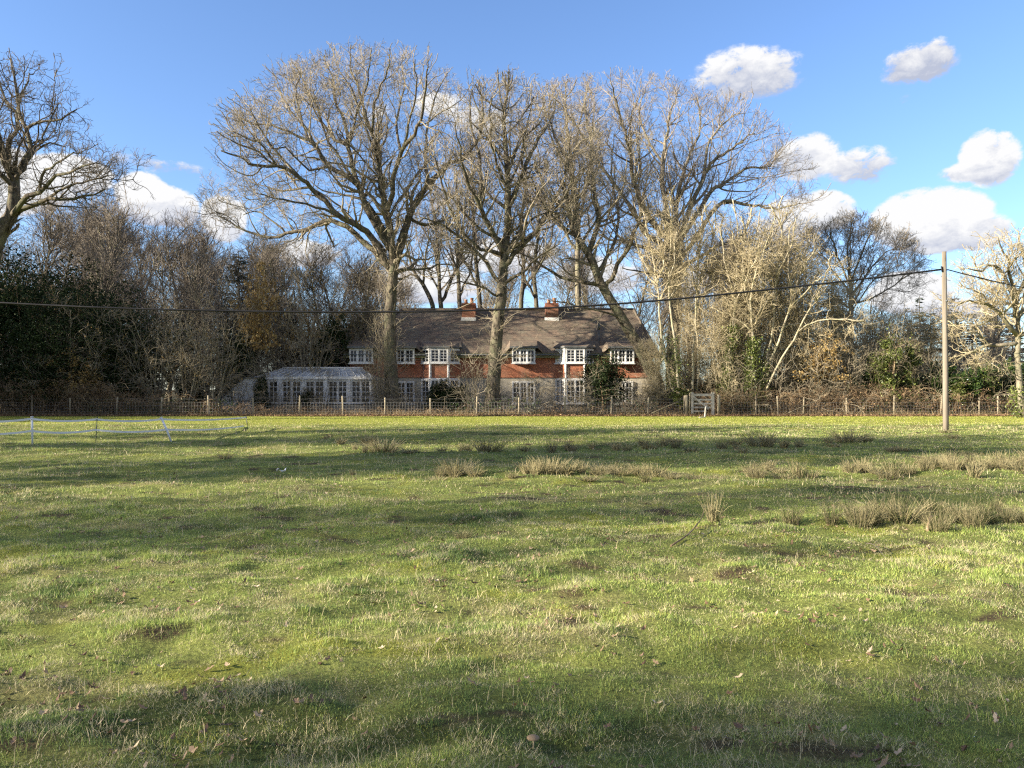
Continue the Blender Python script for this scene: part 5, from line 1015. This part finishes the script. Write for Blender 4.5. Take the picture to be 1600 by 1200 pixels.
def build_undergrowth():
    rg = np.random.default_rng(91); n = 7000
    def prof(px):   # height of the tangle along the fence
        return np.interp(px, [-200, 60, 120, 200, 260, 400, 560, 700, 900, 1040, 1090, 1120, 1200, 1300, 1400, 1500, 1600, 1800], [1.5, 1.9, 1.7, 1.4, 1.0, .5, .34, .3, .38, .6, .35, 1.2, 1.45, 1.5, 1.45, 1.3, 1.1, 1.2])
    px = rg.uniform(-200, 1800, n); wgt = prof(px) / 2.2; k = rg.random(n) < (.12 + 1.0 * wgt); px = px[k]; n = len(px)
    d = 47.25 + np.abs(rg.normal(size=n)) * 1.0; x = (px - 800) * d / F; H = prof(px) * rg.uniform(.3, 1.15, n) * (.7 + .6 * vnoise(x * .9, d, 4))
    a = rg.random(n) * 6.28; K = 8; t = np.linspace(0, 1, K); span = rg.uniform(.3, 1.6, n) * (.5 + H)
    arc = np.sin(t[None] * np.pi * rg.uniform(.45, .95, n)[:, None]); Pt = np.stack([x[:, None] + np.cos(a)[:, None] * span[:, None] * t[None], d[:, None] + np.sin(a)[:, None] * span[:, None] * t[None] * .5, H[:, None] * arc], 2)
    Pt[:, :, 1] = np.maximum(Pt[:, :, 1], 46.75)
    Pt += np.cumsum(rg.normal(size=Pt.shape) * .035, axis=1); mb = MB(); R0 = (rg.uniform(.005, .011, n) * np.where(rg.random(n) < .06, 2.6, 1))[:, None] * np.linspace(1, .5, K)[None]; mb.tubes(Pt, R0, 3)
    b, br = grow(rg, Pt, R0, 3.0, (.15, .55), (35, 80), 4, .25, rmin=.006); mb.tubes(b, br, 3)
    tag(mb.build('undergrowth', MAT['bramble']), 'tangle of dead bramble stems along the foot of the fence', 'undergrowth', kind='stuff')
    m = 26000; j = rg.integers(0, len(b), m); C = b[j, rg.integers(1, 4, m)]; lm = MB(); leaf_quads(lm, rg, C, .085, .05)
    tag(lm.build('bramble_leaves', MAT['brown_leaf']), 'withered brown bramble leaves caught in the tangle by the fence', 'undergrowth', kind='stuff')
    n = 9000; w = rg.uniform(-34, 38, n); keep = fbm(w, w * 0, .35, 3, 77) > .47; w = w[keep]; n = len(w); C = np.stack([w, 46.9 + rg.random(n) * 1.2, .05 + rg.random(n) ** 1.5 * (.5 + .9 * fbm(w, w * 0, .9, 2, 78))], 1); lm = MB(); leaf_quads(lm, rg, C, .10, .04)
    tag(lm.build('ground_ivy', MAT['laurel']), 'green ivy and nettles growing in patches along the foot of the fence', 'ground ivy', kind='stuff')
    n = 9000; x = rg.uniform(-36, 36, n); y = 45.9 + np.abs(rg.normal(size=n)) * .5 - .7 * (fbm(x, x * 0, .6, 3, 9) - .4); C = np.stack([x, y, gh(x, y) + rg.uniform(.01, .10, n)], 1); lm = MB(); leaf_quads(lm, rg, C, .10, .02, .0)
    tag(lm.build('leaf_litter', MAT['brown_leaf']), 'drift of fallen brown leaves along the field edge below the fence', 'leaf litter', kind='stuff')
    # dry grass and dead stalks against the wire
    n = 9000; x = rg.uniform(-34, 34, n); y = 46.7 + rg.random(n) * .9 - .9 * (fbm(x, x * 0, .8, 3, 29) - .3).clip(0, 1) * rg.random(n) * 2; mb = MB(); col = np.array([.42, .33, .18]) * rg.uniform(.4, 1.15, n)[:, None]
    blades(mb, rg, x, y, rg.uniform(.15, .55, n), np.full(n, .016), rg.uniform(.1, .8, n), col, 1); tag(mb.build('dry_grass', MAT['blade']), 'dry straw coloured grass growing through the bottom of the fence', 'dry grass', kind='stuff')

def build_left_wood():
    """trees of the wood that runs down the left side of the field, outside the picture: they stand where their shadows come from"""
    rg = np.random.default_rng(55); O, T = MAT['oak_bark'], MAT['oak_twig']
    p = auto_tree('oak_tree', 'bare oak of the wood beside the field', 'oak tree', 17.0, 5.5, .36, 701, 'far', O, T, nl=24, clear=.2, dens=1.2, ang=(30, 70), gn=.18, group='wood along the left side of the field')
    e = leafy_bush('holly_tree', 'dark holly of the wood beside the field', 'holly', 7.0, 9.5, 702, MAT['evergreen'], n=9000, size=.28, lobes=18, group='wood along the left side of the field')
    first = [True, True]
    for (x, y, s) in LEFT_OAKS:
        if first[0]: p.location = (x, y, 0); p.scale = (s, s, s); first[0] = False
        else: dup(p, (x, y, 0), rg.random() * 6.28, s)
    o_ = sorted([o for o in COL.objects if o.get('group') == 'wood along the left side of the field' and o.get('category') == 'oak tree'], key=lambda o: (o.location.y, o.location.x))
    for i, o in enumerate(o_): o['label'] = 'bare oak of the wood beside the field, ' + ordinal(i, len(o_)).replace('from the left', 'from the near end').replace('from the right', 'from the house end')
    for (x, y, w, s) in LEFT_HOLLIES:
        if first[1]: e.location = (x, y, 0); e.scale = (w, w, s); first[1] = False
        else: dup(e, (x, y, 0), rg.random() * 6.28, (w, w, s))
    o_ = sorted([o for o in COL.objects if o.get('group') == 'wood along the left side of the field' and o.get('category') == 'holly'], key=lambda o: o.location.y)
    for i, o in enumerate(o_): o['label'] = 'dark holly of the wood beside the field, ' + ordinal(i, len(o_)).replace('from the left', 'from the near end').replace('from the right', 'from the house end')
LEFT_OAKS = [(-46, y, s) for y, s in ((-62, 1.2), (-55, 1.25), (-48, 1.3), (-41, 1.3), (-34, 1.3), (-28, 1.25), (-22, 1.2), (-18, 1.1), (-5.2, .9), (.5, 1.05), (6.5, 1.05), (13, .95), (18, .8))] + [(-52, y, s) for y, s in ((-58, 1.3), (-45, 1.3), (-31, 1.35), (-25, 1.3), (3.5, 1.1), (11, 1.0), (34, 1.0), (40, 1.1), (47, 1.1))] + [(-36, 52, 1.0), (-43, 44, 1.0), (-45, 37, .9)]
LEFT_HOLLIES = [(-47, y, 1.0, s) for y, s in ((-60, 1.9), (-51, 2.0), (-44, 2.1), (-37, 2.1), (-31, 2.1), (-25, 2.1), (-19, 2.2), (3, .7), (13, .6))] + [(-46.5, -15.0, 1.2, 2.35)] + [(-44, 35, .9, .8), (-42, 41, 1, .9), (-38, 47, 1, 1), (-49, 29, 1, .45)]

def build_small():
    d = ground_d(731); x = X(440, d); m = MB(); z = float(gh(np.array([x]), np.array([d]))[0]); V = []
    rg = np.random.default_rng(3); n = 7
    for i in range(n):
        for j in range(4): V.append((x - .09 + .18 * i / (n - 1), d - .05 + .035 * j, z + .03 + .03 * math.sin(i * 1.3) + .035 * math.sin(j * 1.6 + i * .6) + rg.random() * .012))
    m.add(V, [(i * 4 + j, i * 4 + j + 1, (i + 1) * 4 + j + 1, (i + 1) * 4 + j) for i in range(n - 1) for j in range(3)]); V2 = [(a, b, c - .004) for a, b, c in V]; m.add(V2, [(i * 4 + j, (i + 1) * 4 + j, (i + 1) * 4 + j + 1, i * 4 + j + 1) for i in range(n - 1) for j in range(3)])
    tag(m.build('litter_scrap', MAT['plastic']), 'crumpled white scrap lying in the grass on the left', 'litter')
    def twig(pts, r, lab, mat='grey_wood', side=None):
        q = []
        for (px, py, up) in pts: dd = ground_d(py); xx = X(px, dd); q.append((xx, dd, float(gh(np.array([xx]), np.array([dd]))[0]) + up))
        m = MB(); l = smooth_line(q, 10); m.tube(l, np.linspace(r, r * .35, 10), 6)
        if side: m.tube(smooth_line([l[4], l[4] + np.array(side) * .5 + np.array([0, 0, .02]), l[4] + np.array(side)], 5), np.linspace(r * .5, r * .2, 5), 5)
        tag(m.build('fallen_twig', MAT[mat]), lab, 'twig')
    twig([(1048, 850, .02), (1075, 838, .05), (1095, 822, .10), (1100, 812, .16)], .010, 'dark curved twig arching out of the grass below the tall rush tuft', 'bramble', (.1, .1, .06))
    twig([(1352, 846, .03), (1366, 853, .06), (1382, 866, .02)], .006, 'bleached forked twig lying right of centre near the rush bed', 'pole_wood', (.09, .02, .03))
    twig([(296, 690, .02), (304, 688, .06), (309, 685, .03)], .012, 'dark short stick beyond the leaning electric fence post', 'bramble')
    twig([(1448, 828, .02), (1452, 824, .10), (1456, 822, .12)], .018, 'dark stump like stick in front of the right rush bed', 'bramble')
    # mushroom in the near shade
    d = ground_d(1172); x = X(833, d); z = float(gh(np.array([x]), np.array([d]))[0]); r = thing('mushroom', (x, d, z), 'small pale flat capped mushroom in the shaded grass near the camera', 'mushroom')
    m = MB(); m.tube([(0, 0, -.01), (.002, 0, .03), (0, 0, .052)], [.004, .0035, .003], 8); m.build('stalk', MAT['post_wood'], r)
    m = MB(); a = np.arange(14) * 2 * math.pi / 14; prof = [(.002, .062), (.015, .060), (.026, .054), (.029, .048), (.026, .047), (.003, .050)]; V = [(q * math.cos(t) * (1 + .08 * math.sin(3 * t)), q * math.sin(t), h) for (q, h) in prof for t in a]
    m.add(V, [(i * 14 + j, i * 14 + (j + 1) % 14, (i + 1) * 14 + (j + 1) % 14, (i + 1) * 14 + j) for i in range(5) for j in range(14)], smooth=True); m.build('cap', MAT['bramble'], r)
# ------------------------------------------------------------------ build
def label_rows():
    number_row('rush tufts in the far row', 'small dry rush tuft in the far row below the bright strip')
    number_row('rush tufts in the middle row', 'brown rush tuft in the middle row across the field')
    number_row('rush tufts in the far right bed', 'brown rush tuft in the bed running off beyond the pole')
    number_row('rush tufts in the near right bed', 'grey brown rush tuft in the nearest bed at the right')
    number_row('bare trees of the wood behind the left hedge', 'bare purple brown tree in the wood on the left')
    number_row('bare trees behind the house and the right hedge', 'bare brown tree beyond the house and right hand hedge')
    k = 0
    for o in COL.objects:
        if 'sx' in o.keys(): del o['sx']
import time as _t
_T0 = _t.time()
for fn in (build_ground, build_house, build_fences, build_pole, build_big_trees, build_stems, build_backdrop, build_undergrowth, build_left_wood, build_rushes, build_grass, build_small, label_rows):
    fn(); print(fn.__name__, round(_t.time() - _T0, 1))
print('polys', sum(len(m.polygons) for m in bpy.data.meshes))
